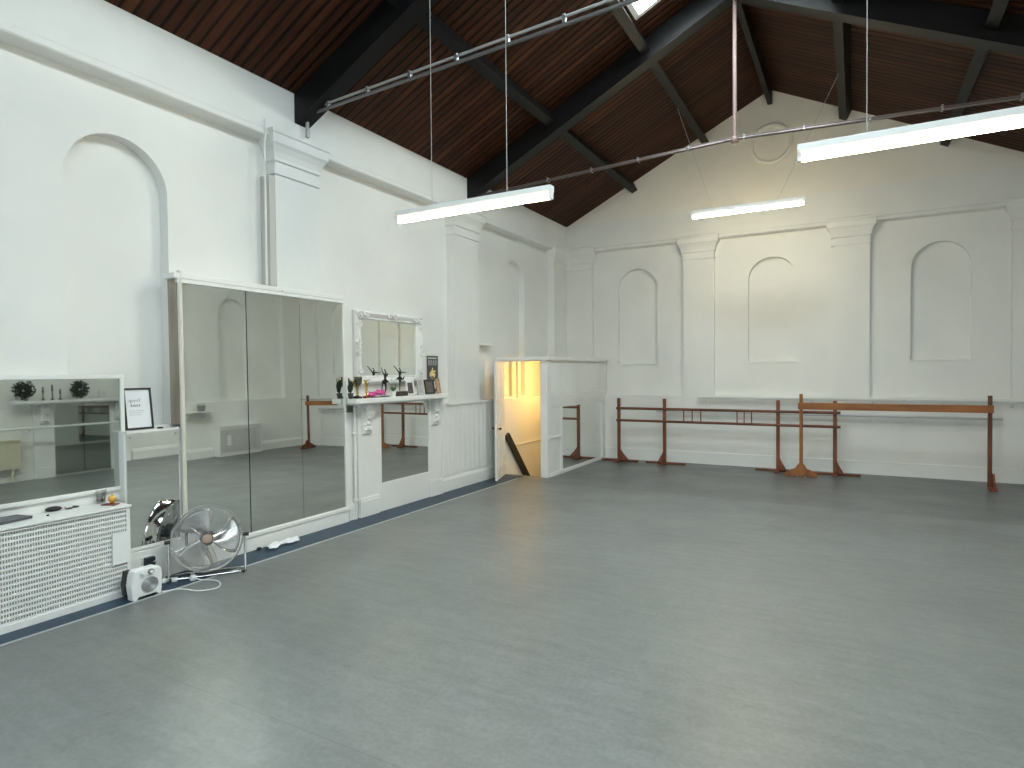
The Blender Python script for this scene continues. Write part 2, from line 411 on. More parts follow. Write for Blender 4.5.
# ------------------------------------------------------------------ far wall
fn = lambda u, v, d: (u, L - d, v)
mb = MB()
def slabf(a, b, za, zb, d0, d1): mb.prism([(a, za), (b, za), (b, zb), (a, zb)], fn, d0, d1)
slabf(-.5, W + .5, -2.0, DADO, -.5, 0)
FP = [(0, .52), (2.2, 2.72), (4.5, 5.0), (6.7, W)]
FB = [(.52, 2.2, 1.36), (2.72, 4.5, 3.62), (5.0, 6.7, 5.89)]
FRC = 0.09
for a, b in FP: slabf(a - (.5 if a == 0 else 0), b + (.5 if b == W else 0), DADO, EAVE, -.5, 0)
for a, b, c in FB:
    recess_panel(mb, fn, a, b, DADO, 3.87, (c, .365, 1.735, 3.45), -FRC, -.4, .08)
    slabf(a, b, 3.89, EAVE, -.5, 0)
struct('wall_far', mb, WALL)
g = MB(); g.prism([(-.3, EAVE), (W + .3, EAVE), (W + .3, EAVE + .02), (W / 2, RIDGE + .25), (-.3, EAVE + .02)], fn, -.5, -.035)
struct('wall_gable', g, GABLE)
for a, b, c in FB:
    t = MB(); t.prism(cornice(FRC), lambda d, z, u: fn(u, z, d), a, b); trim(t)
for a, b, c in FB: niche_sill(fn, c, .365, 1.735, FRC)
for a, b in FP:
    t = MB(); capital(t, fn, a, b, -FRC, 0.0); trim(t)
bb = MB(); prof = [(0, 0), (0.014, 0), (0.014, 0.197), (0, 0.205)]
bb.prism(prof, lambda d, z, u: fn(u, z, d), 0.8, W); struct('baseboard_far', bb, TRIM)
# plaster ring in the gable
rg = MB(); n = 48
prof = [(0.265, 0), (0.275, 0.02), (0.30, 0.03), (0.325, 0.02), (0.335, 0)]
vs = []; fs = []
for k in range(n):
    a = 2*PI*k/n
    for r, d in prof: vs.append((3.615 + r*math.cos(a), L + .035 - d, 5.26 + r*math.sin(a)))
for k in range(n):
    for i in range(4): fs.append((k*5+i, k*5+i+1, ((k+1)%n)*5+i+1, ((k+1)%n)*5+i))
rg.add(vs, fs, True); trim(rg, GABLE)

# ------------------------------------------------------------------ back wall with added daylight windows (behind the camera)
fb = lambda u, v, d: (u, BACK + d, v)
mb = MB()
def slabb(a, b, za, zb): mb.prism([(a, za), (b, za), (b, zb), (a, zb)], fb, -.4, 0)
slabb(-.5, W + .5, -.1, 1.4); slabb(-.5, W + .5, 3.9, EAVE)
xs = [-.5] + [v for w in ADDED_WINS for v in w] + [W + .5]
for i in range(0, len(xs), 2): slabb(xs[i], xs[i+1], 1.4, 3.9)
mb.prism([(-.5, EAVE), (W + .5, EAVE), (W / 2, RIDGE + .25)], fb, -.4, 0)
struct('wall_back', mb, WALL)
for i, (a, b) in enumerate(ADDED_WINS):
    w = MB()
    w.box(a, b, BACK - .2, BACK - .14, 1.4, 1.46); w.box(a, b, BACK - .2, BACK - .14, 3.84, 3.9)
    for x in (a, (a + b) / 2 - .02, b - .05): w.box(x, x + .05, BACK - .2, BACK - .14, 1.4, 3.9)
    for z in (2.2, 3.05): w.box(a, b, BACK - .19, BACK - .15, z, z + .035)
    o = struct('window_%d' % (i + 1), w, TRIM)
    p = B(a, b, BACK - .172, BACK - .168, 1.42, 3.88).build('pane', PANE, o)

# ------------------------------------------------------------------ ceiling slopes with rooflight openings
def slope_boxes(mb, s, lights):
    """s=-1 left slope, +1 right slope; boards 8 cm thick"""
    def quad(x0, x1, y0, y1):
        if x1 - x0 < 1e-4 or y1 - y0 < 1e-4: return
        t = 0.09
        z0 = EAVE + K*x0 if s < 0 else EAVE + K*(W - x0)
        z1 = EAVE + K*x1 if s < 0 else EAVE + K*(W - x1)
        vs = [(x0,y0,z0),(x1,y0,z1),(x1,y1,z1),(x0,y1,z0),(x0,y0,z0+t),(x1,y0,z1+t),(x1,y1,z1+t),(x0,y1,z0+t)]
        mb.add(vs, [(3,2,1,0),(4,5,6,7),(0,1,5,4),(1,2,6,5),(2,3,7,6),(3,0,4,7)])
    X0, X1 = (-.45, W/2) if s < 0 else (W/2, W + .45)
    ys = sorted(set([BACK - .4, L + .04] + [v for l in lights for v in l[2:]]))
    for ya, yb in zip(ys[:-1], ys[1:]):
        hit = [l for l in lights if l[2] <= ya + 1e-6 and l[3] >= yb - 1e-6]
        if hit:
            l = hit[0]; quad(X0, l[0], ya, yb); quad(l[1], X1, ya, yb)
        else: quad(X0, X1, ya, yb)
cb = MB(); slope_boxes(cb, -1, LEFT_ROOFLIGHTS); slope_boxes(cb, 1, RIGHT_ROOFLIGHTS)
struct('ceiling', cb, CEIL)
wn = 4
for (x0, x1, y0, y1) in LEFT_ROOFLIGHTS + RIGHT_ROOFLIGHTS:
    f = MB(); z = lambda x: roof_z(x)
    def sb(xa, xb, ya, yb, lo, hi):
        vs = [(xa,ya,z(xa)+lo),(xb,ya,z(xb)+lo),(xb,yb,z(xb)+lo),(xa,yb,z(xa)+lo),(xa,ya,z(xa)+hi),(xb,ya,z(xb)+hi),(xb,yb,z(xb)+hi),(xa,yb,z(xa)+hi)]
        return (vs, [(3,2,1,0),(4,5,6,7),(0,1,5,4),(1,2,6,5),(2,3,7,6),(3,0,4,7)])
    for q in ((x0, x0+.05, y0, y1, 0, .2), (x1-.05, x1, y0, y1, 0, .2), (x0, x1, y0, y0+.05, 0, .2), (x0, x1, y1-.05, y1, 0, .2)):
        f.add(*sb(*q))
    nb = max(1, round((y1 - y0) / .5))
    for i in range(1, nb):
        yy = y0 + (y1 - y0) * i / nb; f.add(*sb(x0, x1, yy - .014, yy + .014, .1, .14))
    o = struct('window_%d' % wn, f, TRIM); wn += 1
    g = MB(); g.add(*sb(x0 + .04, x1 - .04, y0 + .04, y1 - .04, .145, .15)); g.build('pane', PANE, o)

# ------------------------------------------------------------------ roof timbers
def slope_beam(mb, xa, xb, y0, y1, lo, hi):
    za, zb = roof_z(xa), roof_z(xb)
    if abs(xa - W/2) < 1e-6 or abs(xb - W/2) < 1e-6: pass
    vs = [(xa,y0,za+lo),(xb,y0,zb+lo),(xb,y1,zb+lo),(xa,y1,za+lo),(xa,y0,za+hi),(xb,y0,zb+hi),(xb,y1,zb+hi),(xa,y1,za+hi)]
    mb.add(vs, [(3,2,1,0),(4,5,6,7),(0,1,5,4),(1,2,6,5),(2,3,7,6),(3,0,4,7)])
TRUSS_Y = [(-1.79, 'dark timber roof truss behind the photographer'), (1.28, 'dark timber roof truss nearest the photographer'),
           (4.36, 'dark roof truss above the two nearer fluorescent lights'), (7.43, 'dark roof truss with hanging rod, nearest the far gable wall')]
for i, (y, lab) in enumerate(TRUSS_Y):
    t = thing('roof_truss', lab, 'roof truss', (0.0, y, 4.1), group=None)
    for xa, xb in ((0.005, W/2), (W/2, W - .005)):
        q = MB(); slope_beam(q, xa, xb, y - .09, y + .09, -.29, -.001); q.build('rafter', BEAM, t, world=True)
    yt = y + .02
    ze, zc = (4.10, 4.25) if i == 3 else (4.165, 4.30)
    q = MB(); q.tube([(0.03, yt, ze), (W/2, yt, zc), (W - .03, yt, ze)], 0.016, 8); q.build('tie_rod', mat('dull_steel', (0.16, 0.155, 0.155), 0.4, 0.6) if i != 3 else mat('dark_steel', (0.12, 0.10, 0.10), 0.4, 0.6), t, world=True)
    q = MB(); q.tube([(W/2, yt, zc), (W/2, yt, RIDGE - .28)], 0.024, 10); q.lathe([(0.03, zc - .05), (0.042, zc - .035), (0.042, zc + .012), (0.03, zc + .03)], (W/2, yt, 0), 12)
    q.build('king_rod', PINKROD, t, world=True)
# purlins and ridge
for yi in range(len(TRUSS_Y)):
    y0 = TRUSS_Y[yi][0] + .09; y1 = (TRUSS_Y[yi+1][0] - .09) if yi < 3 else L + .03
    where = ['behind the photographer', 'overhead by the photographer', 'between the middle trusses', 'running into the far gable wall'][yi]
    for x, hh in ((1.27, 'lower left roof slope'), (2.52, 'upper left roof slope'), (4.71, 'upper right roof slope'), (5.99, 'lower right roof slope')):
        q = MB(); q.box(-.055, .055, y0, y1, -.17, 0)
        # tilt with the slope
        s = 1 if x < W/2 else -1
        Mt = Matrix.Translation((x, 0, roof_z(x))) @ Matrix.Rotation(-ANG * s, 4, 'Y')
        q.v = [Mt @ v for v in q.v]
        tag(q.build('purlin', BEAM), 'dark purlin on the %s, %s' % (hh, where), 'beam', 'purlins')
q = B(W/2 - .035, W/2 + .035, BACK, L + .03, RIDGE - .24, RIDGE - .005)
tag(q.build('ridge_beam', BEAM), 'dark ridge beam along the top of the roof', 'beam')
# conduit clipped to the middle tie rod
t = thing('electrical_conduit', 'pale steel conduit clipped above the nearer tie rod with clips', 'conduit', (0.02, 4.38, 4.1))
q = MB(); q.tube([(0.06, 4.38, 3.945), (0.06, 4.38, 4.15), (0.12, 4.38, 4.212), (W/2, 4.38, 4.365)], [.02, .017, .012, .012], 8); q.build('pipe', mat('pale_conduit', (0.40, 0.39, 0.385), 0.45, 0.3), t, world=True)
for i in range(7):
    x = .35 + i * .5; z = 4.213 + (x - .1) / 3.5 * .152
    q = B(x - .012, x + .012, 4.363, 4.397, z - .05, z + .016); q.build('clip', STEEL, t, world=True)
# conduit along the far tie rod
t = thing('electrical_conduit', 'thin conduit with clips on the farther tie rod', 'conduit', (0.02, 7.49, 4.1))
q = MB(); q.tube([(0.05, 7.485, 4.135), (W/2, 7.485, 4.285), (W - .05, 7.485, 4.135)], 0.008, 6); q.build('pipe', mat('brown_conduit', (.16,.12,.11), .4, .3), t, world=True)
for i in range(10):
    x = .6 + i * .62; z = 4.12 + .15 * (1 - abs(x - 3.6) / 3.6)
    if abs(x - 3.6) > .1:
        q = B(x - .01, x + .01, 7.43, 7.50, z - .03, z + .022); q.build('clip', STEEL, t, world=True)

# ------------------------------------------------------------------ fluorescent lights
def light(x0, x1, y, z, label, wires):
    xc = (x0 + x1) / 2
    t = thing('fluorescent_light', label, 'ceiling light', (xc, y, z), group='hanging fluorescent lights')
    hl = (x1 - x0) / 2
    q = MB(); q.prism([(-.035, .058), (.035, .058), (.035, .018), (.022, .0), (-.022, .0), (-.035, .018)], lambda a, b, w: (w, a, b), -hl, hl)
    q.build('housing', WHITEP, t, bevel=.003)
    for s in (-1, 1):
        q = B(s*hl - (.025 if s > 0 else 0), s*hl + (0 if s > 0 else .025), -.02, .02, -.045, .001); q.build('lamp_holder', WHITEP, t)
    q = MB(); q.tube([(-hl + .026, 0, -.028), (hl - .026, 0, -.028)], .019, 14); part_label(q.build('tube', TUBE, t), 'glowing warm white fluorescent tube')
    for wx, wy, wz, wx0 in wires:
        q = MB(); q.tube([(wx0 - xc, 0, .055), (wx - xc, wy - y, wz - z)], .0028, 6); q.build('wire', mat('grey_flex', (.5,.5,.49), .5), t)
    return t
light(1.225, 2.76, 4.33, 2.985, 'lit fluorescent batten hanging on two wires, beside the left wall', [(1.612, 4.33, roof_z(1.612) - .29, 1.612), (2.358, 4.33, roof_z(2.358) - .29, 2.358)])
light(4.487, 6.05, 4.33, 2.965, 'large lit fluorescent batten hanging at the right edge of the view', [(4.868, 4.33, roof_z(4.868) - .29, 4.868), (5.65, 4.33, roof_z(5.65) - .29, 5.65)])
light(2.73, 4.23, 9.1, 3.845, 'far lit fluorescent batten hung on slanting wires near the gable', [(2.52, 9.1, roof_z(2.52) - .11, 3.03), (4.655, 9.1, roof_z(4.655) - .09, 3.88)])

# ------------------------------------------------------------------ left wall, radiator cover and mirror over it
t = thing('radiator_cover', 'white radiator cover with lattice grille at the left edge of the view', 'radiator cover', (0, 1.75, 0))
q = MB(); q.box(.0, .2, .95, .98, 0, .640); q.box(.0, .2, 2.5, 2.525, 0, .640)
q.box(.175, .2, .98, 2.5, 0, .048); q.box(.175, .2, .98, 2.5, .628, .640); q.build('body', TRIM, t, world=True)
q = B(-.125, .21, .94, 2.535, .645, .662); q.build('top', TRIM, t, bevel=.004, world=True)
q = MB()
nz = 17
for i in range(nz):
    zz = .048 + (.58) * i / nz
    q.box(.178, .192, .98, 2.5, zz, zz + .0135)
ny = 104
for i in range(ny):
    yy = .98 + 1.52 * i / ny
    q.box(.180, .190, yy, yy + .0066, .048, .628)
q.build('grille', TRIM, t, world=True)
q = B(.193, .2075, 2.398, 2.508, .25, .475); part_label(q.build('blank_plate', WHITEP, t, world=True), 'plain white plate screwed over the grille')
q = B(.1705, .1715, .985, 2.495, .05, .60); q.build('slot_backing', mat('lit_interior_grey', (.40, .41, .39), .6), t, world=True)  # added grey sheet: the lit interior behind the slots, put into its colour
q = B(.02, .10, 1.1, 2.35, .1, .57); q.build('radiator_panel', mat('grey_radiator', (0.34, 0.35, 0.34), .5), t, world=True)  # plain grey radiator panel inside the cover

def framed_mirror(name, label, cat, y0, y1, z0, z1, xb, depth, fw, framemat, glassmat, tilt=0.0, thing_loc=None):
    """flat mirror on the left wall: frame outer y0..y1 z0..z1, back at xb; hinge of tilt at its bottom"""
    t = thing(name, label, cat, (xb, (y0 + y1) / 2, z0)); t.rotation_euler = (0, -tilt, 0)
    h = z1 - z0; hy = (y1 - y0) / 2
    q = MB(); q.box(0, depth, -hy, hy, 0, fw); q.box(0, depth, -hy, hy, h - fw, h); q.box(0, depth, -hy, -hy + fw, fw, h - fw); q.box(0, depth, hy - fw, hy, fw, h - fw)
    q.build('frame', framemat, t, bevel=.004)
    B(0.005, depth - .014, -hy + fw, hy - fw, fw, h - fw).build('mirror_glass', glassmat, t)
    return t
framed_mirror('wall_mirror', 'wide white-framed mirror above the radiator cover', 'mirror', .9, 2.645, .735, 1.606, -.118, .066, .028, TRIM, MIRROR_D, math.radians(.55))
# support blocks beneath it are part of the wall trim
trim(B(-.13, -.075, 1.0, 2.62, .663, .735))

# things on the radiator cover
Z = .662
t = thing('laptop', 'closed dark grey laptop at the left end of the radiator cover', 'laptop', (-.01, 1.80, Z), rz=.2)
B(-.11, .11, -.16, .16, .002, .012).build('base', GREYM, t, bevel=.004); B(-.11, .11, -.16, .16, .0125, .019).build('lid', GREYM, t, bevel=.004)
def tumbler(x, y, lab, h=.10, r=.038):
    t = thing('glass_tumbler', lab, 'glass', (x, y, Z))
    q = MB(); n = 20
    prof = [(r*.72, 0), (r, h), (r - .003, h), (r*.72 - .003, .012), (.0005, .012)]
    q.lathe(prof, (0,0,0), n); q.build('glass', TUMBLER, t)
    q = MB(); q.lathe([(r*.66, .013), (r*.76, .035)], (0,0,0), n); part_label(q.build('drink', mat('brown_drink', (.16, .08, .05), .2), t), 'brown dregs of a drink')
    return t
tumbler(-.045, 2.455, 'clear glass tumbler on the right end of the radiator cover')
t = thing('gold_ornament', 'small round golden ornament beside the glass tumbler', 'ornament', (.065, 2.475, Z + .008))
q = MB(); q.ball((0,0,.030), .027); q.build('body', AMBER, t); q = MB(); q.lathe([(.014,0),(.018,.003),(.010,.008)]); q.build('base', GOLD, t); q = MB(); q.ball((0,0,.061), .008); q.build('knob', GOLD, t)
q = B(-.052, .052, -.032, .032, 0, .008); o = q.build('red_case', REDC, None, bevel=.003); o.location = (.085, 2.452, Z); o.rotation_euler = (0, 0, .45); tag(o, 'flat dark red case under the golden ornament', 'case')
# shaver-like black pouch
q = MB(); q.ball((0,0,.017), .05, 14, 8, (.5, 1, .34)); o = q.build('sunglasses_case', BLACK, None); o.location = (-.05, 2.15, Z); o.rotation_euler = (0, 0, -.25); tag(o, 'black oval sunglasses case on the radiator cover', 'case')
t = thing('eyeglasses', 'black folded eyeglasses between the sunglasses case and the tumbler', 'glasses', (-.04, 2.262, Z + .004), rz=.3)
for s in (-1, 1):
    q = MB(); q.tube([(.017*math.cos(a), s*.025 + .022*math.sin(a), .002) for a in [2*PI*k/16 for k in range(16)]], .0035, 6, closed=True); q.build('rim', BLACK, t)
    q = MB(); q.tube([(.0, s*.047, .002), (-.03, s*.03, .006), (-.055, -s*.01, .004)], .0035, 6); q.build('temple', BLACK, t)
q = MB(); q.lathe([(.008,0),(.009,.004),(.006,.010),(.001,.011)], (0,0,0), 12); o = q.build('bottle_cap', BLACK, None); o.location = (.075, 2.06, Z); tag(o, 'tiny dark cap near the front edge of the radiator cover', 'cap')

# ------------------------------------------------------------------ low mirror and framed print
t = thing('low_mirror', 'low frameless mirror on the dado between radiator cover and big mirror', 'mirror', (0, 2.83, .28))
B(.002, .012, 2.612, 3.02, .285, 1.158).build('mirror_glass', MIRROR, t, world=True)
B(.0, .024, 2.606, 3.02, .262, .283).build('bottom_bead', TRIM, t, world=True)
B(-.0, .022, 2.606, 3.02, 1.160, 1.178).build('top_bead', TRIM, t, world=True)
for y in (2.64, 3.0):
    q = MB(); q.tube([(.012, y, 1.13), (.016, y, 1.13)], .008, 10); q.build('screw_cap', CHROME, t, world=True)
t = thing('framed_print', 'white print in a black frame leaning above the low mirror', 'picture', (-.088, 2.768, 1.178)); t.rotation_euler = (0, -math.radians(7), math.radians(0))
hy, h = .108, .325
q = MB(); q.box(0, .016, -hy, hy, 0, .014); q.box(0, .016, -hy, hy, h-.014, h); q.box(0, .016, -hy, -hy+.014, .014, h-.014); q.box(0, .016, hy-.014, hy, .014, h-.014); q.build('frame', BLACK, t)
B(.001, .009, -hy+.014, hy-.014, .014, h-.014).build('paper', PAPER, t)
q = MB()
def script(q, x, y0, z0, word, s):
    """pen strokes of a scrawled word seen from +x; each letter as points"""
    G = {'s': [(.6,.9),(.2,.8),(.6,.4),(.1,.1)], 'p': [(.1,-.6),(.2,.9),(.7,.7),(.2,.2)], 'i': [(.2,.9),(.3,.1),(.6,.2)], 'r': [(.1,0),(.2,.9),(.7,.8)], 't': [(.4,1.6),(.3,.1),(.7,.2)],
         'h': [(.2,1.6),(.1,0),(.4,.8),(.6,0)], 'o': [(.5,.9),(.1,.4),(.5,0),(.7,.5),(.5,.9)], 'u': [(.1,.9),(.3,0),(.6,.8),(.7,.1)], 'e': [(.1,.4),(.6,.6),(.3,.9),(.1,.3),(.6,.1)], 'n': [(.1,0),(.1,.8),(.5,.8),(.6,0)], 'd': [(.6,.8),(.1,.4),(.5,0),(.7,1.6),(.75,0)], 'g': [(.6,.8),(.1,.5),(.5,.1),(.7,.8),(.5,-.6),(.1,-.5)], 'm': [(.1,0),(.1,.8),(.35,0),(.5,.8),(.7,0)]}
    for k, ch in enumerate(word):
        pts = [(x, y0 + (k * .8 + px) * s, z0 + pz * s) for px, pz in G[ch]]
        q.tube(pts, .0016, 4)
script(q, .0095, -.07, .215, 'spirit', .019); script(q, .0095, -.055, .178, 'house', .019)
q.build('handwriting', INK, t)
q = MB()
for k in range(3):
    zz = .145 - k * .016
    for j in range(9 - k): q.box(.0089, .0094, -.068 + j*.013, -.060 + j*.013, zz, zz + .004)
q.build('small_print', GREYINK, t)
q = B(-.03, .0, 0, .03, 0, .012); o = q.build('door_wedge', BLACK, None); o.location = (-.02, 2.885, 1.176); tag(o, 'small black wedge beside the framed print', 'wedge')

# ------------------------------------------------------------------ big three-panel mirror
ty = 3.06; T = math.radians(.6)
t = thing('dance_mirror', 'large three-panel white-framed dance mirror against the left wall', 'mirror', (0.035, 0, 0)); t.rotation_euler = (0, -T, 0)
q = MB(); q.box(-.03, .012, 3.05, 4.895, .0, .125); q.build('base_board', TRIM, t, bevel=.004)
q = MB(); q.box(-.03, .022, 3.05, 4.895, .127, .165); q.build('bottom_rail', TRIM, t, bevel=.006)
q = MB(); q.box(-.02, .014, 3.03, 4.885, 2.352, 2.385); q.box(-.125, .018, 3.00, 4.89, 2.386, 2.43); q.build('top_rail', TRIM, t, bevel=.004)
B(-.13, -.012, 3.035, 3.053, 1.2, 2.385).build('side_panel', RAW, t)
q = MB(); q.tube([(.0, 3.056, .34), (.0, 3.056, 2.45)], .019, 12); part_label(q.build('edge_post', mat('cream_gloss', (.70, .67, .58), .35), t), 'rounded cream edge post')
q = MB(); q.box(-.03, .010, 4.868, 4.89, .166, 2.35); q.build('end_post', TRIM, t)
for (a, b) in ((3.075, 3.672), (3.682, 4.286), (4.2895, 4.866)):
    B(-.01, -.002, a, b, .167, 2.350).build('mirror_panel', MIRROR, t)
B(-.02, -.011, 3.06, 4.866, .166, 2.351).build('backing', BLACK, t)
for p in ((.002, 3.677, 2.352), (.019, 4.07, 2.395)):
    q = MB(); q.ball(p, .007); q.build('mirror_clip', CHROME, t)

# beige strip added over the first pilaster's side face, white pipe beside it
t = thing('pilaster_side_strip', 'slim beige strip added over the side face of the pilaster, with a white pipe', 'strip', (-.06, 4.0, 2.43))
B(-.129, -.005, 3.965, 4.028, 2.44, 3.48).build('channel', mat('beige_side_face', (.55, .54, .50), .5), t, world=True)
q = MB(); q.tube([(-.0, 3.915, 2.44), (-.0, 3.915, 3.75), (.035, 3.905, 3.86), (.035, 3.905, 3.97)], .010, 8); q.build('pipe', TRIM, t, world=True)

# ------------------------------------------------------------------ white pipe, mantel and its contents
t = thing('wall_pipe', 'white painted pipe from floor to mantel beside the big mirror', 'pipe', (.03, 5.015, 0))
q = MB(); q.tube([(.0, 0, 0.004), (.0, 0, 1.24)], .018, 10); q.build('pipe', TRIM, t)
for z in (.2, .93): q = MB(); q.lathe([(.018, z), (.028, z+.004), (.028, z+.026), (.018, z+.03)], (0,0,0), 12); q.build('collar', TRIM, t)

def carved_corbel(q, y):
    # scrolled bracket: side profile swept in y, with carved leaf lumps
    prof = [(0.03, .92), (.055, .935), (.065, .97), (.055, 1.02), (.06, 1.07), (.09, 1.11), (.11, 1.17), (.12, 1.23), (.12, 1.255), (.03, 1.255)]
    q.prism(prof, lambda a, b, w: (a, w, b), y - .07, y + .07)
    for (dx, dz, r) in ((.108, 1.20, .030), (.075, 1.10, .028), (.065, 1.03, .028), (.068, .975, .032), (.052, .935, .022)):
        for s in (-1, 0, 1): q.ball((dx - abs(s)*.012, y + s*.042, dz + (0 if s else .012)), r * (1 if s == 0 else .75), 10, 6, (1, 1, 1))
    for s in (-1, 1):
        q.tube([(.075 + .04*math.cos(a)*(1 - a/9), y + s*.072, 1.19 + .04*math.sin(a)*(1 - a/9)) for a in [k*.5 for k in range(14)]], .008, 6)
def mantel(label, group, right=False):
    t = thing('mantelpiece', label, 'mantelpiece', (0, 5.83, 0), group=group)
    yc = 5.83
    if right:
        q = MB(); q.box(.0, .20, -.80, 1.16, 1.275, 1.33); q.box(.0, .165, -.72, 1.08, 1.257, 1.274); q.build('shelf', TRIM, t, bevel=.008)
        for a, b in ((-.66, -.386), (.53, .84)): B(.001, .03, a, b, 0, 1.256).build('side_pier', TRIM, t)
        for a in (-.53, .68):
            q = MB(); carved_corbel(q, a); q.build('corbel', TRIM, t)
            q = MB(); q.box(.0305, .052, a - .12, a + .12, 0, .185); q.build('plinth', TRIM, t)
        B(.006, .016, -.385, .529, .03, 1.255).build('mirror_panel', MIRROR_D, t)
        B(.017, .021, .06, .066, .03, 1.255).build('joint', BLACK, t)
        return t
    q = MB(); q.box(-.125, .20, 4.905 - yc, 6.56 - yc, 1.275, 1.33); q.box(.065, .20, 4.868 - yc, 4.905 - yc, 1.275, 1.33); q.box(-.0, .165, 4.91 - yc, 6.50 - yc, 1.257, 1.274); q.build('shelf', TRIM, t, bevel=.008)
    B(-.125, .06, 6.561 - yc, 6.76 - yc, 1.300, 1.318).build('shelf_extension', TRIM, t)
    q = MB(); q.box(.001, .03, 5.06 - yc, 5.445 - yc, 0, 1.256); q.box(.001, .03, 6.36 - yc, 6.62 - yc, 0, 1.256); q.box(.001, .03, 5.445 - yc, 6.36 - yc, 0, .33); q.build('surround', TRIM, t, bevel=.003)
    for a in (5.19, 6.47):
        q = MB(); carved_corbel(q, a - yc); q.build('corbel', TRIM, t)
    for a, b in ((5.07, 5.385), (6.36, 6.63)):
        q = MB(); q.box(.0305, .052, a - yc, b - yc, 0, .185); q.box(.0305, .042, a - yc + .005, b - yc - .005, .186, .215); q.build('plinth', TRIM, t, bevel=.006)
    B(.006, .016, 5.446 - yc, 6.359 - yc, .331, 1.255).build('mirror_panel', MIRROR, t)
    return t
m1 = mantel('white mantelpiece with carved corbels and mirror panel, on the left wall', 'mantelpieces')
m2 = mantel('white mantelpiece with dark glass panel on the right wall, seen only in the mirrors', 'mantelpieces', True); m2.location = (W, 5.93, 0); m2.rotation_euler = (0, 0, PI)

MZ = 1.331
# ornate mirror
t = thing('ornate_mirror', 'white ornate mirror with carved frame above the mantelpiece', 'mirror', (-.128, 5.765, 1.475))
hy, h = .605, .845
q = MB()
fw = .10
prof = [(0, 0), (.03, 0), (.055, .015), (.075, .03), (.06, .055), (.045, .075), (.05, .09), (.03, fw), (0, fw)]  # (depth, inward)
rings = []
for d, i in prof: rings.append([(d, -hy + i, i), (d, hy - i, i), (d, hy - i, h - i), (d, -hy + i, h - i)])
vs = [p for r in rings for p in r]; fs = []
for a in range(len(prof)):
    b = (a + 1) % len(prof)
    for k in range(4): fs.append((a*4+k, a*4+(k+1)%4, b*4+(k+1)%4, b*4+k))
q.add(vs, fs); q.build('frame', TRIM, t)
B(.015, .024, -hy + fw - .01, hy - fw + .01, fw - .01, h - fw + .01).build('mirror_glass', MIRROR, t)
def swirl(cy, cz, sy, sz, r=.055):
    q.tube([(.075, cy + sy * (r*(1-a/11)) * math.cos(a), cz + sz * (r*(1-a/11)) * math.sin(a)) for a in [k*.45 for k in range(18)]], [.013 - k*.0003 for k in range(18)], 6)
for sy in (-1, 1):
    for sz in (-1, 1):
        q = MB()
        cy, cz = sy * (hy - .06), (h/2 + sz * (h/2 - .06))
        swirl(cy, cz, -sy, sz); swirl(cy - sy*.10, cz + sz*.015, -sy, -sz, .035); swirl(cy + sy*.01, cz - sz*.10, sy, sz, .035)
        q.ball((.08, cy, cz), .02); q.build('scroll_ornament', TRIM, t)
for s in (-1, 1):
    q = MB()
    for k in (-1, 1): swirl(k * .05, h/2 + s * (h/2 - .04), k, s, .035)
    q.ball((.085, 0, h/2 + s * (h/2 - .03)), .024); q.build('scroll_ornament', TRIM, t)
    q = MB()
    for k in (-1, 1): swirl(s * (hy - .03), h/2 + k * .05, s, k, .035)
    q.ball((.085, s * (hy - .03), h/2), .02); q.build('scroll_ornament', TRIM, t)

# poster on wall
t = thing('poster', 'dark dance poster with pale lettering and yellow figure, right of the ornate mirror', 'poster', (-.127, 6.64, 1.48))
B(0, .008, -.133, .133, 0, .355).build('frame', SILVER, t)
B(.0085, .010, -.122, .122, .01, .345).build('sheet', mat('charcoal_print', (.055, .06, .065), .4, noise=.5, nscale=25), t)
q = MB()
for k in range(8): q.box(.0101, .011, -.10 + k*.025, -.084 + k*.025, .305, .325)
for k in range(4):
    yk = -.09 + k*.05
    q.box(.0101, .011, yk, yk + .006, .215, .285); q.box(.0101, .011, yk + .022, yk + .028, .225, .285); q.box(.0101, .011, yk, yk + .028, .279, .285)
q.build('lettering', PAPER, t)
q = MB(); q.ball((.010, 0, .175), .016, 10, 6, (.15, 1, 1)); q.ball((.010, -.005, .125), .035, 12, 6, (.06, 1, 1.1)); q.ball((.010, .035, .14), .03, 12, 6, (.06, 1.2, .5)); q.ball((.010, -.045, .10), .03, 12, 6, (.06, .7, 1.1)); q.ball((.010, .04, .09), .03, 12, 6, (.06, .8, 1))
q.tube([(.0105, -.01, .09), (.0105, -.02, .05), (.0105, .01, .02)], .006, 6); q.tube([(.0105, .01, .09), (.0105, .03, .05)], .006, 6)
part_label(q.build('printed_figure', mat('yellow_print', (.75, .58, .25), .5), t), 'yellow dancing figure printed on the poster')

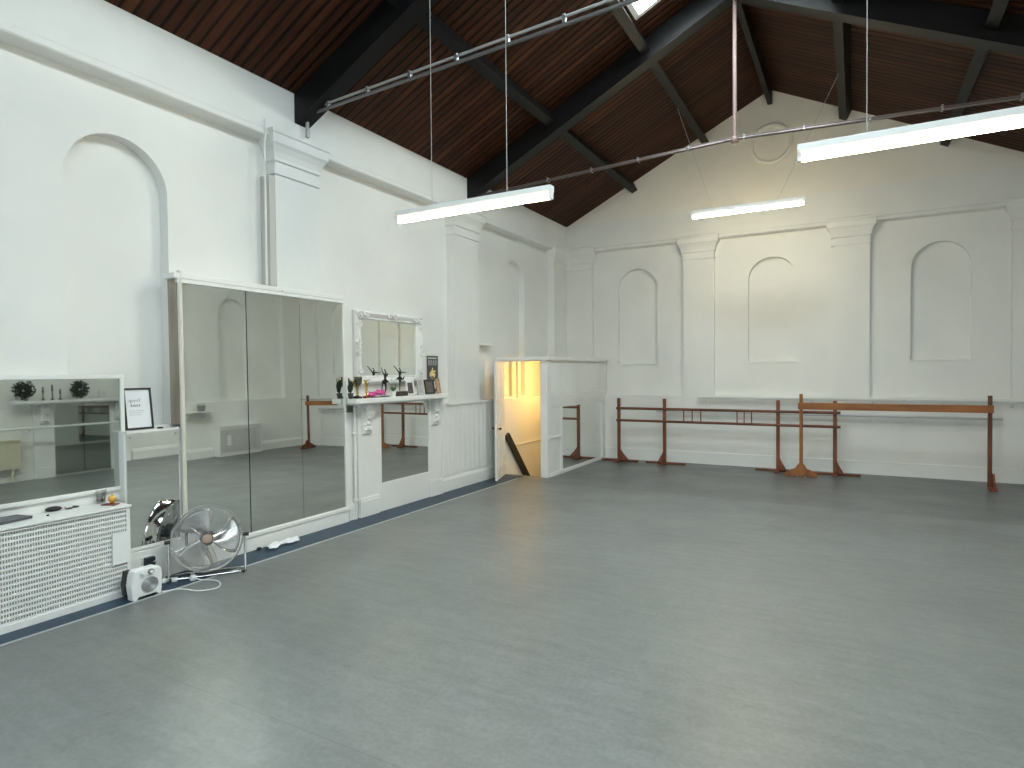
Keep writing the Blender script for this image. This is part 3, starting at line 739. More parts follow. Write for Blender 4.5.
# figurines: skinned body chains
def skin_body(name, pts, edges, radii, material, parent):
    me = bpy.data.meshes.new(name); me.from_pydata(pts, edges, []); me.materials.append(material)
    o = bpy.data.objects.new(name, me); COL.objects.link(o); o.parent = parent
    md = o.modifiers.new('skin', 'SKIN'); sv = me.skin_vertices[0].data
    for i, r in enumerate(radii): sv[i].radius = (r, r)
    sv[0].use_root = True
    md2 = o.modifiers.new('sub', 'SUBSURF'); md2.levels = 1; md2.render_levels = 1
    return o
def dancer(y, x, label, pose, baseh, basew, rz=0, s=1.0):
    t = thing('dancer_figurine', label, 'figurine', (x, y, MZ), rz)
    B(-.04, .04, -basew/2, basew/2, 0, baseh).build('base', mat('dark_brown_marble', (.05, .035, .03), .3, noise=.5, nscale=40), t, bevel=.004)
    P = {'pelvis': (0, 0, .155), 'waist': (0, 0, .185), 'chest': (0, .005, .215), 'neck': (0, .008, .24), 'head': (0, .01, .262)}
    if pose == 0:   # arms flung wide, arabesque
        P.update(sL=(0, -.018, .23), eL=(0, -.055, .262), hL=(0, -.11, .305), sR=(0, .03, .228), eR=(0, .075, .222), hR=(0, .125, .222),
                 kL=(0, 0, .085), fL=(0, -.002, .005), kR=(.01, .05, .14), fR=(.01, .07, .18))
    else:           # arms raised over the head, one leg lifted
        P.update(sL=(0, -.018, .23), eL=(0, -.045, .255), hL=(0, -.052, .305), sR=(0, .028, .23), eR=(0, .045, .235), hR=(0, .03, .205),
                 kL=(0, .012, .09), fL=(0, -.01, .005), kR=(0, -.045, .125), fR=(0, -.055, .06))
    names = list(P); idx = {n: i for i, n in enumerate(names)}
    E = [('pelvis','waist'),('waist','chest'),('chest','neck'),('neck','head'),('chest','sL'),('sL','eL'),('eL','hL'),('chest','sR'),('sR','eR'),('eR','hR'),('pelvis','kL'),('kL','fL'),('pelvis','kR'),('kR','fR')]
    Rr = dict(pelvis=.016, waist=.012, chest=.016, neck=.006, head=.014, sL=.008, eL=.006, hL=.004, sR=.008, eR=.006, hR=.004, kL=.009, fL=.005, kR=.009, fR=.005)
    pts = [(a*s, b*s, c*s + baseh) for a, b, c in P.values()]
    skin_body('body', pts, [(idx[a], idx[b]) for a, b in E], [Rr[n]*s for n in names], BRONZE, t)
    q = MB(); q.lathe([(.012*s, baseh + .175*s), (.03*s, baseh + .16*s), (.045*s, baseh + .14*s), (.012*s, baseh + .165*s)], (0,0,0), 14); q.build('skirt', BRONZE, t)
    q = MB(); q.ball((0, -.004*s, baseh + .272*s), .009*s); q.build('hair_bun', BRONZE, t)
    return t
dancer(5.44, .10, 'black dancer figurine with one arm up, left of the white pot', 1, .012, .07, s=1.08)
dancer(5.70, .10, 'black dancer figurine with arms flung wide on a broad dark base', 0, .055, .21, s=1.0)
# little white pot with plant
t = thing('potted_plant', 'small white pot with grey-green sprig between the dancer figurines', 'plant', (.13, 5.545, MZ))
q = MB(); q.lathe([(.025,0),(.035,.06),(.033,.06),(.028,.05)], (0,0,0), 16); q.build('pot', WHITEP, t)
q = MB()
for k in range(14):
    a = k * 2.4; q.tube([(0,0,.05), (.02*math.cos(a), .02*math.sin(a), .085), (.038*math.cos(a), .038*math.sin(a), .10 + .02*(k%3))], [.003,.006,.002], 5)
q.build('foliage', LEAF, t)
# pink shoes / box
t = thing('ballet_shoes', 'bright pink satin ballet shoes heaped on the mantel', 'shoes', (.09, 5.28, MZ))
for k, (yy, a) in enumerate(((-.05, .3), (.05, -.2))):
    q = MB(); q.ball((0,0,.032), .065, 14, 8, (.55, 1.1, .5)); M = Matrix.Translation((k*.03, yy, .0 + k*.02)) @ Matrix.Rotation(a, 4, 'Z'); q.v = [M @ v for v in q.v]; o = q.build('shoe', PINK, t)
    q = MB(); pts = [M @ Vector((.03*math.cos(b), .045*math.sin(b), .060 + .006*math.sin(2*b))) for b in [2*PI*j/14 for j in range(14)]]; q.tube(pts, .005, 5, closed=True); q.build('ribbon', PINK, o)
B(-.07, .05, -.12, .12, 0, .006).build('tray', MATS['dark_brown_marble'], t)

def trophy(x, y, label, cup, base, h=.24, r=.035, fig=False, basew=.06):
    t = thing('trophy', label, 'trophy', (x, y, MZ), group=None)
    q = MB(); q.box(-basew/2, basew/2, -basew/2, basew/2, 0, .022); q.build('base', base, t, bevel=.002)
    q = MB(); q.lathe([(.018,.022),(.008,.035),(.006,h*.42),(.014,h*.46),(.010,h*.5)], (0,0,0), 14); q.build('stem', GOLD if cup is not CRYSTAL else CRYSTAL, t)
    if fig:
        P = [(0,0,h*.5),(0,0,h*.66),(0,0,h*.8),(0,0,h*.9),(0,.012,h*.78),(0,.035,h*.92),(0,-.012,h*.78),(0,-.03,h*.95)]
        skin_body('figure', P, [(0,1),(1,2),(2,3),(2,4),(4,5),(2,6),(6,7)], [.009,.009,.011,.011,.006,.004,.006,.004], cup, t)
    else:
        q = MB(); q.lathe([(.008,h*.5),(r*.7,h*.58),(r,h*.75),(r*1.1,h),(r,h),(r*.9,h*.76),(r*.6,h*.6),(.001,h*.58)], (0,0,0), 18); q.build('cup', cup, t)
        for s in (-1, 1):
            q = MB(); q.tube([(0, s*(r*.75), h*.62), (0, s*(r*1.5), h*.7), (0, s*(r*1.5), h*.86), (0, s*r, h*.92)], .0035, 6); q.build('handle', GOLD, t)
    return t
trophy(.12, 4.975, 'tall green-glass cup trophy on a black base', CRYSTAL, BLACK, .235, .042)
trophy(.04, 5.04, 'gold cup trophy behind the other trophies', GOLD, BLACK, .20, .032)
trophy(.14, 5.075, 'gold trophy topped by a dancing figure, left of the pink shoes', GOLD, OLDWOOD, .22, .03, True, .05)
trophy(.10, 5.135, 'pale gold trophy topped by a figure, nearest the pink shoes', GOLD, OLDWOOD, .19, .03, True, .045)
t = thing('potted_plant', 'dark leafy plant at the left end of the mantel by the mirror', 'plant', (.10, 4.885, MZ))
q = MB(); q.lathe([(.022,0),(.032,.06),(.029,.06),(.025,.05)], (0,0,0), 16); q.build('pot', mat('dark_pot', (.06,.055,.05), .5), t)
q = MB()
for k in range(26):
    a = k * 2.4; rr = .018 + .008*(k%3); hh = .10 + .09*((k*7)%5)/5
    q.tube([(0,0,.06), (rr*.5*math.cos(a), rr*.5*math.sin(a), hh*.8), (rr*math.cos(a), rr*math.sin(a), hh + .05)], [.003,.009,.002], 5)
q.build('foliage', DARKLEAF, t)

def photo_frame(x, y, w, h, frame, pic, label, lean=.16, rz=0.0):
    t = thing('photo_frame', label, 'photo frame', (x, y, MZ + .001)); t.rotation_euler = (0, -lean, rz)
    f = .021
    q = MB(); q.box(0,.012,-w/2,w/2,0,f); q.box(0,.012,-w/2,w/2,h-f,h); q.box(0,.012,-w/2,-w/2+f,f,h-f); q.box(0,.012,w/2-f,w/2,f,h-f); q.build('frame', frame, t)
    B(.001,.006,-w/2+f,w/2-f,f,h-f).build('photograph', pic, t)
    q = MB(); q.prism([(0, h*.75), (-.02 - h*.18, .012), (-.012 - h*.18, .012), (0, h*.6)], lambda a, b, c: (a, c, b), -.012, .012); q.build('prop', BLACK, t)
    return t
photo_frame(.12, 5.875, .13, .175, mat('white_wood_frame', (.75,.74,.70), .4), PHOTOD, 'white-framed photograph right of the arms-wide dancer', rz=-.15)
photo_frame(.02, 5.99, .12, .13, BLACK, PHOTOD, 'small black-framed photograph set back between the two pale frames')
photo_frame(.12, 6.075, .10, .18, SILVER, mat('pale_photograph', (.45,.46,.50), .4, noise=.5, nscale=50), 'silver-framed pale photograph left of the large black frame', rz=-.2)
photo_frame(.12, 6.265, .20, .185, BLACK, PHOTOD, 'large black-framed photograph on the mantel')
photo_frame(.10, 6.475, .14, .195, mat('brown_wood_frame', (.30,.20,.15), .5), PHOTOB, 'brown-framed photograph at the right end of the mantel', rz=.25)

# small ledge on the far side of second pilaster
q = MB(); q.box(-.128, -.02, 7.635, 8.08, 2.0, 2.035); q.box(-.128, -.06, 7.635, 7.98, 1.97, 1.999)
tag(q.build('wall_ledge', TRIM, None, bevel=.004), 'short stub of white ledge beside the second pilaster', 'ledge')

# tongue and groove panelling on the left dado
t = thing('wall_panelling', 'white tongue-and-groove panelling under the ledge on the left wall', 'panelling', (0, 7.3, .21))
q = MB(); yy = 6.67; 
while yy < 8.20:
    y1 = min(yy + .118, 8.21); q.prism([(.001, yy+.001), (.001, y1-.001), (.006, y1-.001), (.018, y1-.010), (.018, yy+.010), (.006, yy+.001)], lambda a, b, c: (a, b, c), .212, 1.155); yy += .12
q.build('boards', TRIM, t, world=True)
B(-.0, .035, 6.77, 8.24, 1.157, 1.185).build('cap_rail', TRIM, t, bevel=.004, world=True)

# ------------------------------------------------------------------ fan, heater, plugs and cloth by the mirror
fc = Vector((.30, 3.065, .298)); axis = Vector((.80, -.57, .18)).normalized()
t = thing('floor_fan', 'round chrome floor fan standing in front of the big mirror', 'fan', (fc.x, fc.y, 0.004))
up = Vector((0,0,1)); ux = up.cross(axis).normalized(); uz = axis.cross(ux)
FM = Matrix((ux, uz, axis)).transposed().to_4x4(); FM.translation = Vector((0, 0, fc.z - .004))
Rf = .262
def circ(r, z, n=48): return [FM @ Vector((r*math.cos(2*PI*k/n), r*math.sin(2*PI*k/n), z)) for k in range(n)]
q = MB()   # thin drum band
n = 56; vs = []; fs = []
for z, r in ((-.05, Rf-.006), (-.03, Rf), (.03, Rf), (.05, Rf-.006), (.03, Rf-.012), (-.03, Rf-.012)):
    vs += [FM @ Vector((r*math.cos(2*PI*k/n), r*math.sin(2*PI*k/n), z)) for k in range(n)]
for i in range(6):
    for k in range(n): fs.append((i*n+k, i*n+(k+1)%n, ((i+1)%6)*n+(k+1)%n, ((i+1)%6)*n+k))
q.add(vs, fs, True); q.build('drum', CHROME, t)
def dome(r, sgn): return sgn * (.055 + .028 * (1 - (r / Rf) ** 2))
for nm, sgn in (('front_grille', 1), ('rear_grille', -1)):
    q = MB()
    for k in range(25 if sgn > 0 else 16):
        r = .045 + k * (.0088 if sgn > 0 else .0138)
        q.tube(circ(r, dome(r, sgn), 40), .0014, 4, closed=True)
    for k in range(6 if sgn > 0 else 8):
        a = 2*PI*k/(6 if sgn > 0 else 8) + .35
        q.tube([FM @ Vector((r*math.cos(a), r*math.sin(a), dome(r, sgn) + .002)) for r in (.045, .12, .19, Rf - .003)], .0022, 5)
    q.build(nm, CHROME, t)
q = MB(); q.lathe([(.034, .078), (.037, .084), (.033, .090), (.001, .092)], (0,0,0), 24); q.v = [FM @ v for v in q.v]; part_label(q.build('badge', mat('copper_badge', (.50, .36, .28), .35, .5), t), 'round copper-coloured badge at the centre')
q = MB(); q.lathe([(.03, -.075), (.06, -.07), (.06, -.02), (.035, .0), (.028, .04), (.001, .05)], (0,0,0), 24); q.v = [FM @ v for v in q.v]; q.build('motor', BLACK, t)
for bl in range(3):
    q = MB(); a0 = 2*PI*bl/3 + 1.9; NR, NA = 8, 9; vs = []; fs = []
    for i in range(NR):
        r = .035 + (.205) * i / (NR-1)
        span = 1.0 + .45*math.sin(PI*i/(NR-1)*.8)
        for j in range(NA):
            u = j/(NA-1) - .5; a = a0 + u*span + .25*(r/.24)
            vs.append(FM @ Vector((r*math.cos(a), r*math.sin(a), .01 - u*.075 + .01*math.cos(u*4))))
    for i in range(NR-1):
        for j in range(NA-1): fs.append((i*NA+j, i*NA+j+1, (i+1)*NA+j+1, (i+1)*NA+j))
    q.add(vs, fs, True); o = q.build('blade', mat('brushed_steel_blade', (.50, .49, .47), .24, 1.0), t); md = o.modifiers.new('s', 'SOLIDIFY'); md.thickness = .002
# stand: U tube pivoting at the sides
side = ux
q = MB()
pr = (Vector((0,0,fc.z-.004)) + side*(Rf+.010)); pl = (Vector((0,0,fc.z-.004)) - side*(Rf+.010))
fwd = Vector((axis.x, axis.y, 0)).normalized()
zf = .012
q.tube([pr, pr + Vector((0,0,-.12)) + fwd*.015, Vector((pr.x, pr.y, 0)) + fwd*.05 + Vector((0,0,.05)), Vector((pr.x, pr.y, zf)) + fwd*.06, Vector((pr.x, pr.y, zf)) + fwd*.06 - side*.06,
        Vector((pl.x, pl.y, zf)) + fwd*.06 + side*.06, Vector((pl.x, pl.y, zf)) + fwd*.06, Vector((pl.x, pl.y, 0)) + fwd*.05 + Vector((0,0,.05)), pl + Vector((0,0,-.12)) + fwd*.015, pl], .0095, 10)
q.build('stand', CHROME, t)
q = MB(); q.tube([Vector((pr.x, pr.y, .05)) + fwd*.05, Vector((pr.x, pr.y, zf)) - fwd*.06, Vector((pl.x, pl.y, zf)) - fwd*.06, Vector((pl.x, pl.y, .05)) + fwd*.05], .008, 8); q.build('rear_foot', CHROME, t)
for p, s in ((pr, 1), (pl, -1)):
    q = MB(); q.tube([p - side*s*.012, p + side*s*.03], .016, 12); q.build('knob', BLACK, t)
    q = MB(); q.tube([Vector((p.x, p.y, zf)) + fwd*.045 - side*s*.0, Vector((p.x, p.y, zf)) + fwd*.075 - side*s*.02], .012, 10); q.build('rubber_foot', BLACK, t)

t = thing('fan_heater', 'white box fan heater on the floor against the radiator cover', 'heater', (.375, 2.545, .004))
q = MB(); 
outl = [(-.105,.0),(-.075,.0),(-.065,.02),(.065,.02),(.075,.0),(.095,.0),(.103,.05),(.105,.12),(.103,.2),(.092,.225),(.06,.232),(-.06,.24),(-.092,.235),(-.106,.2),(-.118,.12)]
q.prism(outl, lambda a, b, c: (c, a, b), -.075, 0.0); q.build('body', WHITEP, t, bevel=.012)
q = MB(); q.prism([(-.112,.03),(-.06,.03),(-.06,.225),(-.105,.225),(-.121,.12)], lambda a, b, c: (c, a, b), -.13, -.076); part_label(q.build('rear_vent', BLACK, t, bevel=.004), 'black rear vent section')
q = MB(); q.box(-.129, -.078, -.05, .1, .02, .22); q.build('rear_body', WHITEP, t, bevel=.01); t.scale = (1, 1, .9)
q = MB(); q.tube([(-.002, .012, .104), (.006, .012, .104)], .060, 28); part_label(q.build('grille_disc', mat('grey_mesh', (.42,.42,.43), .5, bump=.8, bscale=300), t), 'round grey mesh grille')
q = MB()
for k in range(5): q.tube([(.008, .012 + (.01+.011*k)*math.cos(a), .104 + (.01+.011*k)*math.sin(a)) for a in [2*PI*j/24 for j in range(24)]], .0014, 4, closed=True)
q.build('grille_rings', STEEL, t)
for yy, m in ((-.03, WHITEP), (.02, BLACK)):
    q = MB(); q.tube([(.0, yy, .205), (.010, yy, .205)], .021, 20); o = q.build('dial', m if m is WHITEP else mat('charcoal_dial', (.15,.15,.16), .4), t)
    q = MB(); q.tube([(.0105, yy, .205), (.018, yy, .205)], .013, 16); q.build('dial_cap', WHITEP, o)
# plug-in adaptor on the skirting, floor adaptors, loose plug with its lead
trim(B(.0, .032, 2.606, 3.05, .0, .255), None, .004)
t = thing('plug_adaptor', 'black square plug adaptor in the socket behind the fan heater', 'adaptor', (.032, 2.735, .16))
B(.0005, .008, -.045, .045, -.045, .045).build('socket_plate', WHITEP, t, bevel=.002)
B(.009, .05, -.03, .04, -.035, .04).build('adaptor_body', mat('navy_black_plastic', (.012,.018,.028), .35), t, bevel=.004)
q = MB(); q.tube([(.045, .02, .0), (.08, .05, .02), (.09, .09, -.04), (.07, .10, -.12), (.10, .07, -.135)], .004, 6); q.build('lead', CABLE, t)
for k, (x, y, r, lab) in enumerate(((.155, 2.79, .5, 'white plug adaptor on the blue strip, nearer the heater'), (.20, 2.845, .9, 'white plug adaptor on the blue strip, nearer the fan'))):
    t = thing('plug_adaptor', lab, 'adaptor', (x, y, .004), rz=r, group='white adaptors on the floor')
    B(-.025, .025, -.03, .03, 0, .022).build('body', WHITEP, t, bevel=.005)
    for s in (-1, 0, 1):
        B(.026, .044, s*.012 - .002, s*.012 + .002, .008, .014).build('pin', SILVER, t)
t = thing('power_lead', 'white plug and looping white lead lying on the grey floor', 'cable', (.31, 2.93, 0.004))
q = MB(); q.lathe([(.022,0),(.026,.006),(.026,.022),(.018,.038),(.01,.04)], (0,0,0), 16); q.build('plug', WHITEP, t)
for s in (-1, 0, 1): B(-.006, .001, s*.012 - .002, s*.012 + .002, .0401, .056).build('pin', SILVER, t)
def smooth_path(P, n=8):
    P = [Vector(p) for p in P]; out = []
    for i in range(len(P) - 1):
        p0 = P[max(i-1,0)]; p1 = P[i]; p2 = P[i+1]; p3 = P[min(i+2,len(P)-1)]
        for k in range(n):
            u = k/n; out.append(.5*((2*p1) + (-p0+p2)*u + (2*p0-5*p1+4*p2-p3)*u*u + (-p0+3*p1-3*p2+p3)*u**3))
    return out + [P[-1]]
q = MB(); q.tube([v - Vector((.31,2.93,0)) for v in smooth_path([(.33,2.935,.02),(.372,2.95,.006),(.48,3.0,.004),(.575,2.975,.004),(.645,2.90,.004),(.59,2.80,.004),(.47,2.77,.004),(.40,2.74,.004),(.36,2.66,.005),(.30,2.64,.02)])], .004, 6); q.build('lead', WHITEP, t)
# crumpled cloth and black pouch
q = MB(); rnd = random.Random(3); NU, NV = 22, 10; vs = []; fs = []
for i in range(NU):
    u = i/(NU-1)
    for j in range(NV):
        v = j/(NV-1) - .5
        wv = .05 + .03*math.sin(u*9) ; 
        vs.append((v*wv*1.6 + .012*math.sin(u*13), (u-.5)*.34, .006 + .05*math.exp(-(v*2.6)**2)*(.45 + .5*abs(math.sin(u*7+v*3))) + rnd.uniform(0,.010)))
for i in range(NU-1):
    for j in range(NV-1): fs.append((i*NV+j, i*NV+j+1, (i+1)*NV+j+1, (i+1)*NV+j))
q.add(vs, fs, True); o = q.build('crumpled_cloth', CLOTH, None, subd=1); o.location = (.14, 3.92, .003); tag(o, 'crumpled white cloth on the blue strip below the big mirror', 'cloth')
md = o.modifiers.new('s', 'SOLIDIFY'); md.thickness = .003
q = MB(); q.ball((0,0,.016), .022, 12, 6, (.8,1.2,.7)); o = q.build('black_pouch', BLACK, None); o.location = (.09, 3.71, .003); tag(o, 'small black pouch beside the crumpled cloth', 'pouch')

# ------------------------------------------------------------------ stairwell enclosure in the corner
BY, BX, BH = 8.30, .77, 1.82
t = thing('stair_enclosure', 'white boarded stair enclosure with mirror panel in the far left corner', 'stair enclosure', (0, BY, 0))
q = MB(); q.box(.655, .77, BY, BY + .05, 0, 1.775); q.box(.72, .77, BY + .05, 8.40, 0, 1.775); q.build('corner_post', TRIM, t, bevel=.004, world=True)
B(.002, .655, BY, BY + .05, 1.765, 1.776).build('door_head', TRIM, t, world=True)
B(-.125, -.002, BY, BY + .05, 1.18, 1.776).build('side_infill', TRIM, t, world=True)
B(.735, .770, L - .003, L + .085, 1.18, 1.776).build('side_infill', TRIM, t, world=True)
q = MB(); q.box(-.125, .80, BY - .03, BY + .02, 1.7765, 1.83); q.box(-.125, .80, BY + .02, L - .004, 1.7765, 1.83); q.box(-.0, .80, L - .004, L + .085, 1.7765, 1.83); q.build('lid', TRIM, t, bevel=.006, world=True)
q = MB(); yy = 8.40                                   # boards above the mirror
while yy < L - .02:
    y1 = min(yy + .078, L - .005); q.prism([(yy+.001, .735), (y1-.001, .735), (y1-.001, .757), (y1-.009, .764), (yy+.009, .764), (yy+.001, .757)], lambda a, b, c: (b, a, c), 1.24, 1.775); yy += .08
q.build('upper_boards', TRIM, t, world=True)
q = MB(); q.box(.735, .770, 8.401, L - .004, 1.06, 1.238); q.box(.735, .77, 8.78, 8.825, .05, 1.059); q.box(.735, .77, 10.585, L - .004, 0, 1.059); q.box(.735, .785, 8.40, 10.585, 0, .05); q.build('side_frame', TRIM, t, bevel=.003, world=True)
q = MB(); q.box(.735, .76, 8.401, 8.779, .051, 1.059); q.box(.735, .785, 8.33, 8.779, .58, .612); q.build('lower_panel', TRIM, t, world=True)
B(.735, .762, 8.826, 10.584, .051, 1.059).build('mirror_panel', MIRROR, t, world=True)
q = MB(); q.box(.762, .778, 8.826, 8.84, .051, 1.059); q.box(.762, .778, 8.826, 10.584, 1.045, 1.059); q.box(.762, .778, 10.57, 10.584, .051, 1.059); q.build('mirror_bead', TRIM, t, world=True)
# walls of stair shaft below floor and inner rail
sh = MB(); sh.box(.72, .80, 8.36, L, -2.0, -.12); sh.box(-.13, .8, 8.26, 8.36, -2.0, -.12); struct('wall_stairwell', sh, WALL)
sp = MB()
for k in range(9): sp.box(0.002, .718, 8.40 + k*.26, 8.40 + (k+1)*.26, -2.0, -.0 - (k+1)*.19)
tag(sp.build('staircase', mat('grey_step_paint', (.35,.33,.30), .6), None), 'steps going down inside the stair enclosure', 'stairs')
trim(B(0, .014, 8.36, L, .41, .425)); trim(B(-.129, -.09, 8.97, 9.06, 1.18, 1.77)); 
# handrail
q = MB(); q.prism([(8.315, .585), (8.41, .645), (9.16, -.20), (9.06, -.26)], lambda a, b, c: (c, a, b), .012, .055)
tag(q.build('handrail', BLACK, None), 'black board handrail sloping down just inside the stair door', 'handrail')
# door leaf, hinged at left, swung towards the room
ha = Vector((.035, 8.272, .012)); fe = Vector((.235, 7.685, .012)); dv = (fe - ha); dl = dv.length; ang = math.atan2(dv.y, dv.x)
t = thing('stair_door', 'open narrow white panelled door of the stair enclosure', 'door', ha, rz=ang)
# local x runs along the leaf, local -y is... the face turned to the room
q = MB(); q.box(0, dl, -.017, .017, 0, 1.755); q.build('leaf', TRIM, t, bevel=.003)
for s in (-1, 1):
    for (z0, z1) in ((.16, .66), (.82, 1.66)):
        for (a, b) in ((.07, dl/2 - .03), (dl/2 + .03, dl - .07)):
            q = MB(); q.box(a, b, s*.0175, s*.024, z0, z0 + .02); q.box(a, b, s*.0175, s*.024, z1 - .02, z1); q.box(a, a + .02, s*.0175, s*.024, z0 + .02, z1 - .02); q.box(b - .02, b, s*.0175, s*.024, z0 + .02, z1 - .02)
            q.build('panel_moulding', TRIM, t)
for s in (-1, 1):
    q = MB(); q.tube([(dl - .05, s*.018, .76), (dl - .05, s*.045, .76)], .008, 10); q.ball((dl - .05, s*.058, .76), .02); part_label(q.build('knob', mat('dark_brass', (.16, .10, .06), .35, .8), t), 'dark brass knob')
for z in (.25, 1.5):
    q = MB(); q.tube([(-.008, .012, z - .04), (-.008, .012, z + .04)], .007, 8); q.build('hinge', STEEL, t)
# lit bulb inside the enclosure
t = thing('light_bulb', 'glowing warm bulb inside the stair enclosure, out of sight', 'light bulb', (.52, 9.2, 1.70))
q = MB(); q.ball((0,0,-.045), .03); q.build('bulb', mat('lit_bulb', (1,.8,.4), .4, emit=(1, .62, .2), estr=20), t)
q = MB(); q.tube([(0,0,-.02),(0,0,.075)], .014, 10); q.build('holder', WHITEP, t)
ld = bpy.data.lights.new('bulb_light', 'POINT'); ld.energy = 11; ld.color = (1, .58, .17); ld.shadow_soft_size = .05
lo = bpy.data.objects.new('bulb_light', ld); COL.objects.link(lo); lo.location = (.52, 9.2, 1.56)

# ------------------------------------------------------------------ freestanding barres
def barre_post(t, x, y, h, m, side, w=.052, bw=1.0):
    """post with long foot along the wall, short cross foot and a triangular brace"""
    p = MB(); p.box(x - w/2, x + w/2, y - .022, y + .022, .028, h); p.build('post', m, t, bevel=.004, world=True)
    f = MB(); f.box(x - .34, x + .34, y + .026, y + .062, .001, .032); f.build('long_foot', OLDWOODX, t, bevel=.003, world=True)
    f = MB(); f.box(x - .035, x + .035, y - .17, y + .024, .001, .027); f.build('cross_foot', m, t, bevel=.003, world=True)
    b = MB(); s = side
    b.prism([(x + s*w/2, .033), (x + s*(w/2 + .15*bw), .033), (x + s*(w/2 + .13*bw), .06), (x + s*(w/2 + .04*bw), .16), (x + s*w/2, .22)], lambda a, bb, c: (a, c, bb), y - .016, y + .016)
    b.build('brace', m, t, world=True)
t = thing('ballet_barre', 'long dark wood ballet barre with four posts and double rail', 'ballet barre', (2.85, 10.4, 0))
YB = 10.42
for x, s in ((1.15, 1), (1.965, -1), (3.755, 1), (4.545, 1)): barre_post(t, x, YB, 1.125, OLDWOOD, s, bw=(1.0 if x < 1.5 else .62))
for z, r in ((.948, .023), (.737, .021)):
    q = MB(); q.tube([(1.12, YB - .04, z), (4.62, YB - .04, z)], r, 12); q.build('rail', OLDWOODX, t, world=True)
for x in (2.30, 2.44, 2.58, 3.15, 3.26, 3.37):
    q = MB(); q.tube([(x, YB - .04, .755), (x, YB - .04, .93)], .010, 8); q.build('rung', OLDWOOD, t, world=True)

t = thing('ballet_barre', 'orange pine ballet barre with one flat rail, nearer the right corner', 'ballet barre', (5.23, 10.1, 0))
for x in (4.102, 6.365):
    q = B(x - .024, x + .024, 10.13, 10.17, .03, 1.235); q.build('post', PINE if x < 5 else OLDWOOD, t, bevel=.004, world=True)
q = MB(); q.box(4.06, 6.40, 10.1, 10.129, 1.005, 1.105); q.build('rail', PINEX, t, bevel=.004, world=True)
def fancy_foot(t, x, y, m, along):
    hl = .225
    pts = [(-hl, 0), (-hl, .035), (-hl + .03, .055), (-.17, .065), (-.13, .10), (-.08, .115), (-.055, .16), (-.025, .20), (.025, .20), (.055, .16), (.08, .115), (.13, .10), (.17, .065), (hl - .03, .055), (hl, .035), (hl, 0), (.08, 0), (.05, .025), (-.05, .025), (-.08, 0)]
    q = MB()
    if along == 'x': q.prism(pts, lambda a, b, c: (x + a, c, b + .001), y - .045, y - .021)
    else: q.prism(pts, lambda a, b, c: (c, y + a, b + .001), x + .0245, x + .0485)
    q.build('foot', m, t, bevel=.002, world=True)
fancy_foot(t, 4.102, 10.15, PINE, 'x'); fancy_foot(t, 6.365, 10.15, OLDWOOD, 'y')
q = B(6.335, 6.395, 9.93, 10.12, .001, .03); q.build('cross_foot', OLDWOOD, t, world=True)
q = B(4.072, 4.132, 10.06, 10.103, .001, .03); q.build('cross_foot', PINE, t, world=True)

# fixed wall rails on the far wall
t = thing('wall_barre', 'white ledge-topped rail fixed high along the far wall', 'wall rail', (4.8, L - .03, 1.13))
q = MB(); q.box(2.46, 5.47, L - .10, L - .055, 1.118, 1.15); q.build('rail', mat('greyed_white_paint', (.55,.56,.55), .45), t, bevel=.006, world=True)
q = MB(); q.box(5.475, 7.18, L - .10, L - .055, 1.108, 1.140); q.build('rail', MATS['greyed_white_paint'], t, bevel=.006, world=True)
for x in (2.6, 3.4, 4.25, 5.05, 5.9, 6.7):
    q = MB(); q.tube([(x, L - .001, 1.05), (x, L - .05, 1.06), (x, L - .078, 1.108 if x > 5.4 else 1.118)], .009, 8); q.box(x - .02, x + .02, L - .006, L - .0005, 1.02, 1.09); q.build('bracket', TRIM, t, world=True)
t = thing('wall_barre', 'lower white round rail fixed along the far wall behind the barres', 'wall rail', (4.1, L - .03, .88))
q = MB(); q.tube([(1.75, L - .075, .895), (6.59, L - .075, .895)], .019, 10); q.build('rail', MATS['greyed_white_paint'], t, world=True)
for x in (1.95, 2.8, 3.7, 4.55, 5.02, 5.53, 6.1):
    q = MB(); q.tube([(x, L - .001, .80), (x, L - .05, .81), (x, L - .075, .875)], .008, 8); q.box(x - .02, x + .02, L - .006, L - .0005, .77, .84); q.build('bracket', TRIM, t, world=True)

# ------------------------------------------------------------------ right wall things (seen in the mirrors)
def wreath(y, r, lab):
    t = thing('wreath', lab, 'wreath', (W - .06, y, 1.331 + r))
    q = MB(); rn = random.Random(int(y*100))
    for k in range(330):
        a = rn.uniform(0, 2*PI); rr = r * rn.uniform(.15, .92); c = Vector((-.02 + rn.uniform(-.02,.02), rr*math.cos(a), rr*math.sin(a)))
        d = Vector((rn.uniform(-.6,.2), rn.uniform(-1,1), rn.uniform(-1,1))).normalized()*.035
        if (c + d).z < -r: d.z = -d.z
        q.tube([c - d*.4, c + d*.3, c + d], [.003, .010, .002], 5)
    q.build('foliage', DARKLEAF, t)
    q = MB(); q.tube([(0, r*.62*math.cos(2*PI*k/24), r*.62*math.sin(2*PI*k/24)) for k in range(24)], .014, 6, closed=True); q.build('ring', OLDWOOD, t)
    return t
wreath(4.95, .175, 'dark wreath on the right wall mantel, leftmost in the radiator mirror')
wreath(5.79, .17, 'dark wreath on the right wall mantel, rightmost in the radiator mirror')
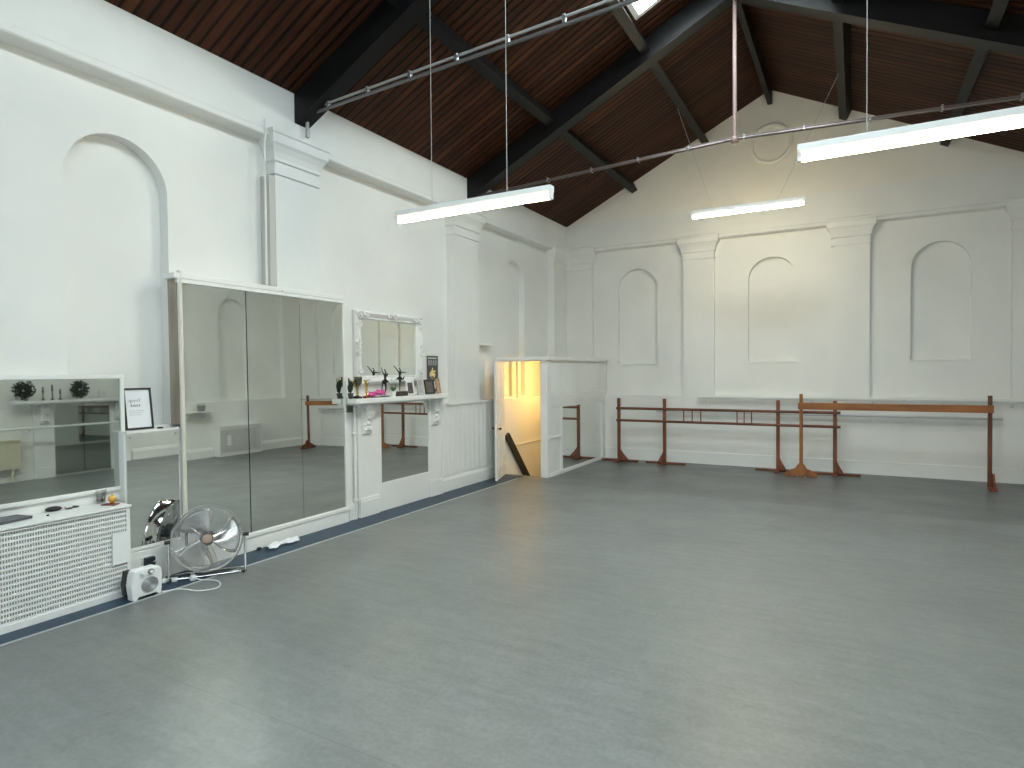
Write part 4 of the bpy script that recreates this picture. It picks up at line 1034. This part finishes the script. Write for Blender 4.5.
for k, (y, h) in enumerate(((5.22, .22), (5.36, .26), (5.48, .18), (6.1, .19), (6.2, .15), (6.32, .2))):
    t = thing('candlestick', ['squat dark candlestick right of the left wreath', 'tallest dark candlestick between the wreaths', 'short dark candlestick left of the right wreath', 'pale candlestick next to the right wreath', 'shortest pale candlestick on the right wall mantel', 'pale candlestick at the end of the right wall mantel'][k], 'candlestick', (W - .09, y, 1.331))
    m = BRONZE if k < 3 else SILVER
    q = MB(); q.lathe([(.03,0),(.032,.01),(.01,.025),(.008,h*.6),(.02,h*.65),(.012,h*.72)], (0,0,0), 14); q.build('stem', m, t)
    q = MB(); q.lathe([(.011,h*.72),(.011,h),(.002,h+.004)], (0,0,0), 12); q.build('candle', m if k < 3 else WHITEP, t)
t = thing('wall_barre', 'white round rail fixed along the right wall in front of the mantel', 'wall rail', (W - .25, 4.9, .86))
q = MB(); q.tube([(W - .27, 3.6, .88), (W - .27, 6.4, .88)], .020, 10); q.build('rail', TRIM, t, world=True)
for y in (3.75, 4.95, 6.38): q = MB(); q.tube([(W - .001, y, .82), (W - .2, y, .82), (W - .27, y, .86)], .010, 8); q.build('bracket', TRIM, t, world=True)
t = thing('radiator', 'cream panel radiator on the right wall left of the mantel', 'radiator', (W - .06, 4.5, .15))
q = MB(); q.box(W - .10, W - .04, 4.05, 4.88, .22, .70)
for k in range(20): q.box(W - .108, W - .1005, 4.075 + k*.04, 4.095 + k*.04, .26, .66)
q.build('panel', CREAM, t, bevel=.004, world=True)
for y in (4.2, 4.75): q = B(W - .07, W - .05, y, y + .03, .004, .2195); q.build('leg', CREAM, t, world=True)
t = thing('wall_shelf', 'short white shelf on the right wall past the second pilaster', 'shelf', (W - .1, 7.9, .98))
B(W - .20, W - .001, 7.55, 8.2, .965, .99).build('board', TRIM, t, world=True)
for y in (7.7, 8.05): q = MB(); q.prism([(0, 0), (.15, 0), (.15, -.02), (.02, -.14), (0, -.14)], lambda a, b, c: (W - .001 - a, c, .964 + b), y, y + .02); q.build('bracket', TRIM, t, world=True)
t = thing('storage_basket', 'small grey round basket on the right wall shelf', 'basket', (W - .10, 7.98, .991)); q = MB(); q.lathe([(.06,0),(.085,.12),(.08,.12),(.055,.01)], (0,0,0), 18); q.build('body', mat('grey_wicker', (.25,.25,.24), .7, bump=.5, bscale=150), t); q = MB(); q.tube([(0,-.08,.11),(0,-.05,.16),(0,.05,.16),(0,.08,.11)], .005, 6); q.build('handle', STEEL, t)
# second radiator cover
t = thing('radiator_cover', 'white lattice radiator cover low on the right wall by the pilaster', 'radiator cover', (W, 8.85, 0))
q = MB(); q.box(W - .18, W - .001, 8.32, 8.345, 0, .62); q.box(W - .18, W - .001, 9.355, 9.38, 0, .62); q.box(W - .18, W - .16, 8.345, 9.355, 0, .04); q.box(W - .18, W - .16, 8.345, 9.355, .585, .62); q.build('body', TRIM, t, world=True)
B(W - .19, W - .001, 8.30, 9.40, .622, .645).build('top', TRIM, t, world=True)
q = MB()
for k in range(16): q.box(W - .178, W - .166, 8.345, 9.355, .04 + k*.034, .052 + k*.034)
for k in range(40): q.box(W - .175, W - .168, 8.345 + k*.02525, 8.353 + k*.02525, .041, .584)
q.build('grille', TRIM, t, world=True)
B(W - .185, W - .1785, 8.50, 8.60, .22, .44).build('blank_plate', WHITEP, t, world=True)
B(W - .09, W - .03, 8.4, 9.3, .08, .55).build('radiator_panel', MATS['grey_radiator'], t, world=True)
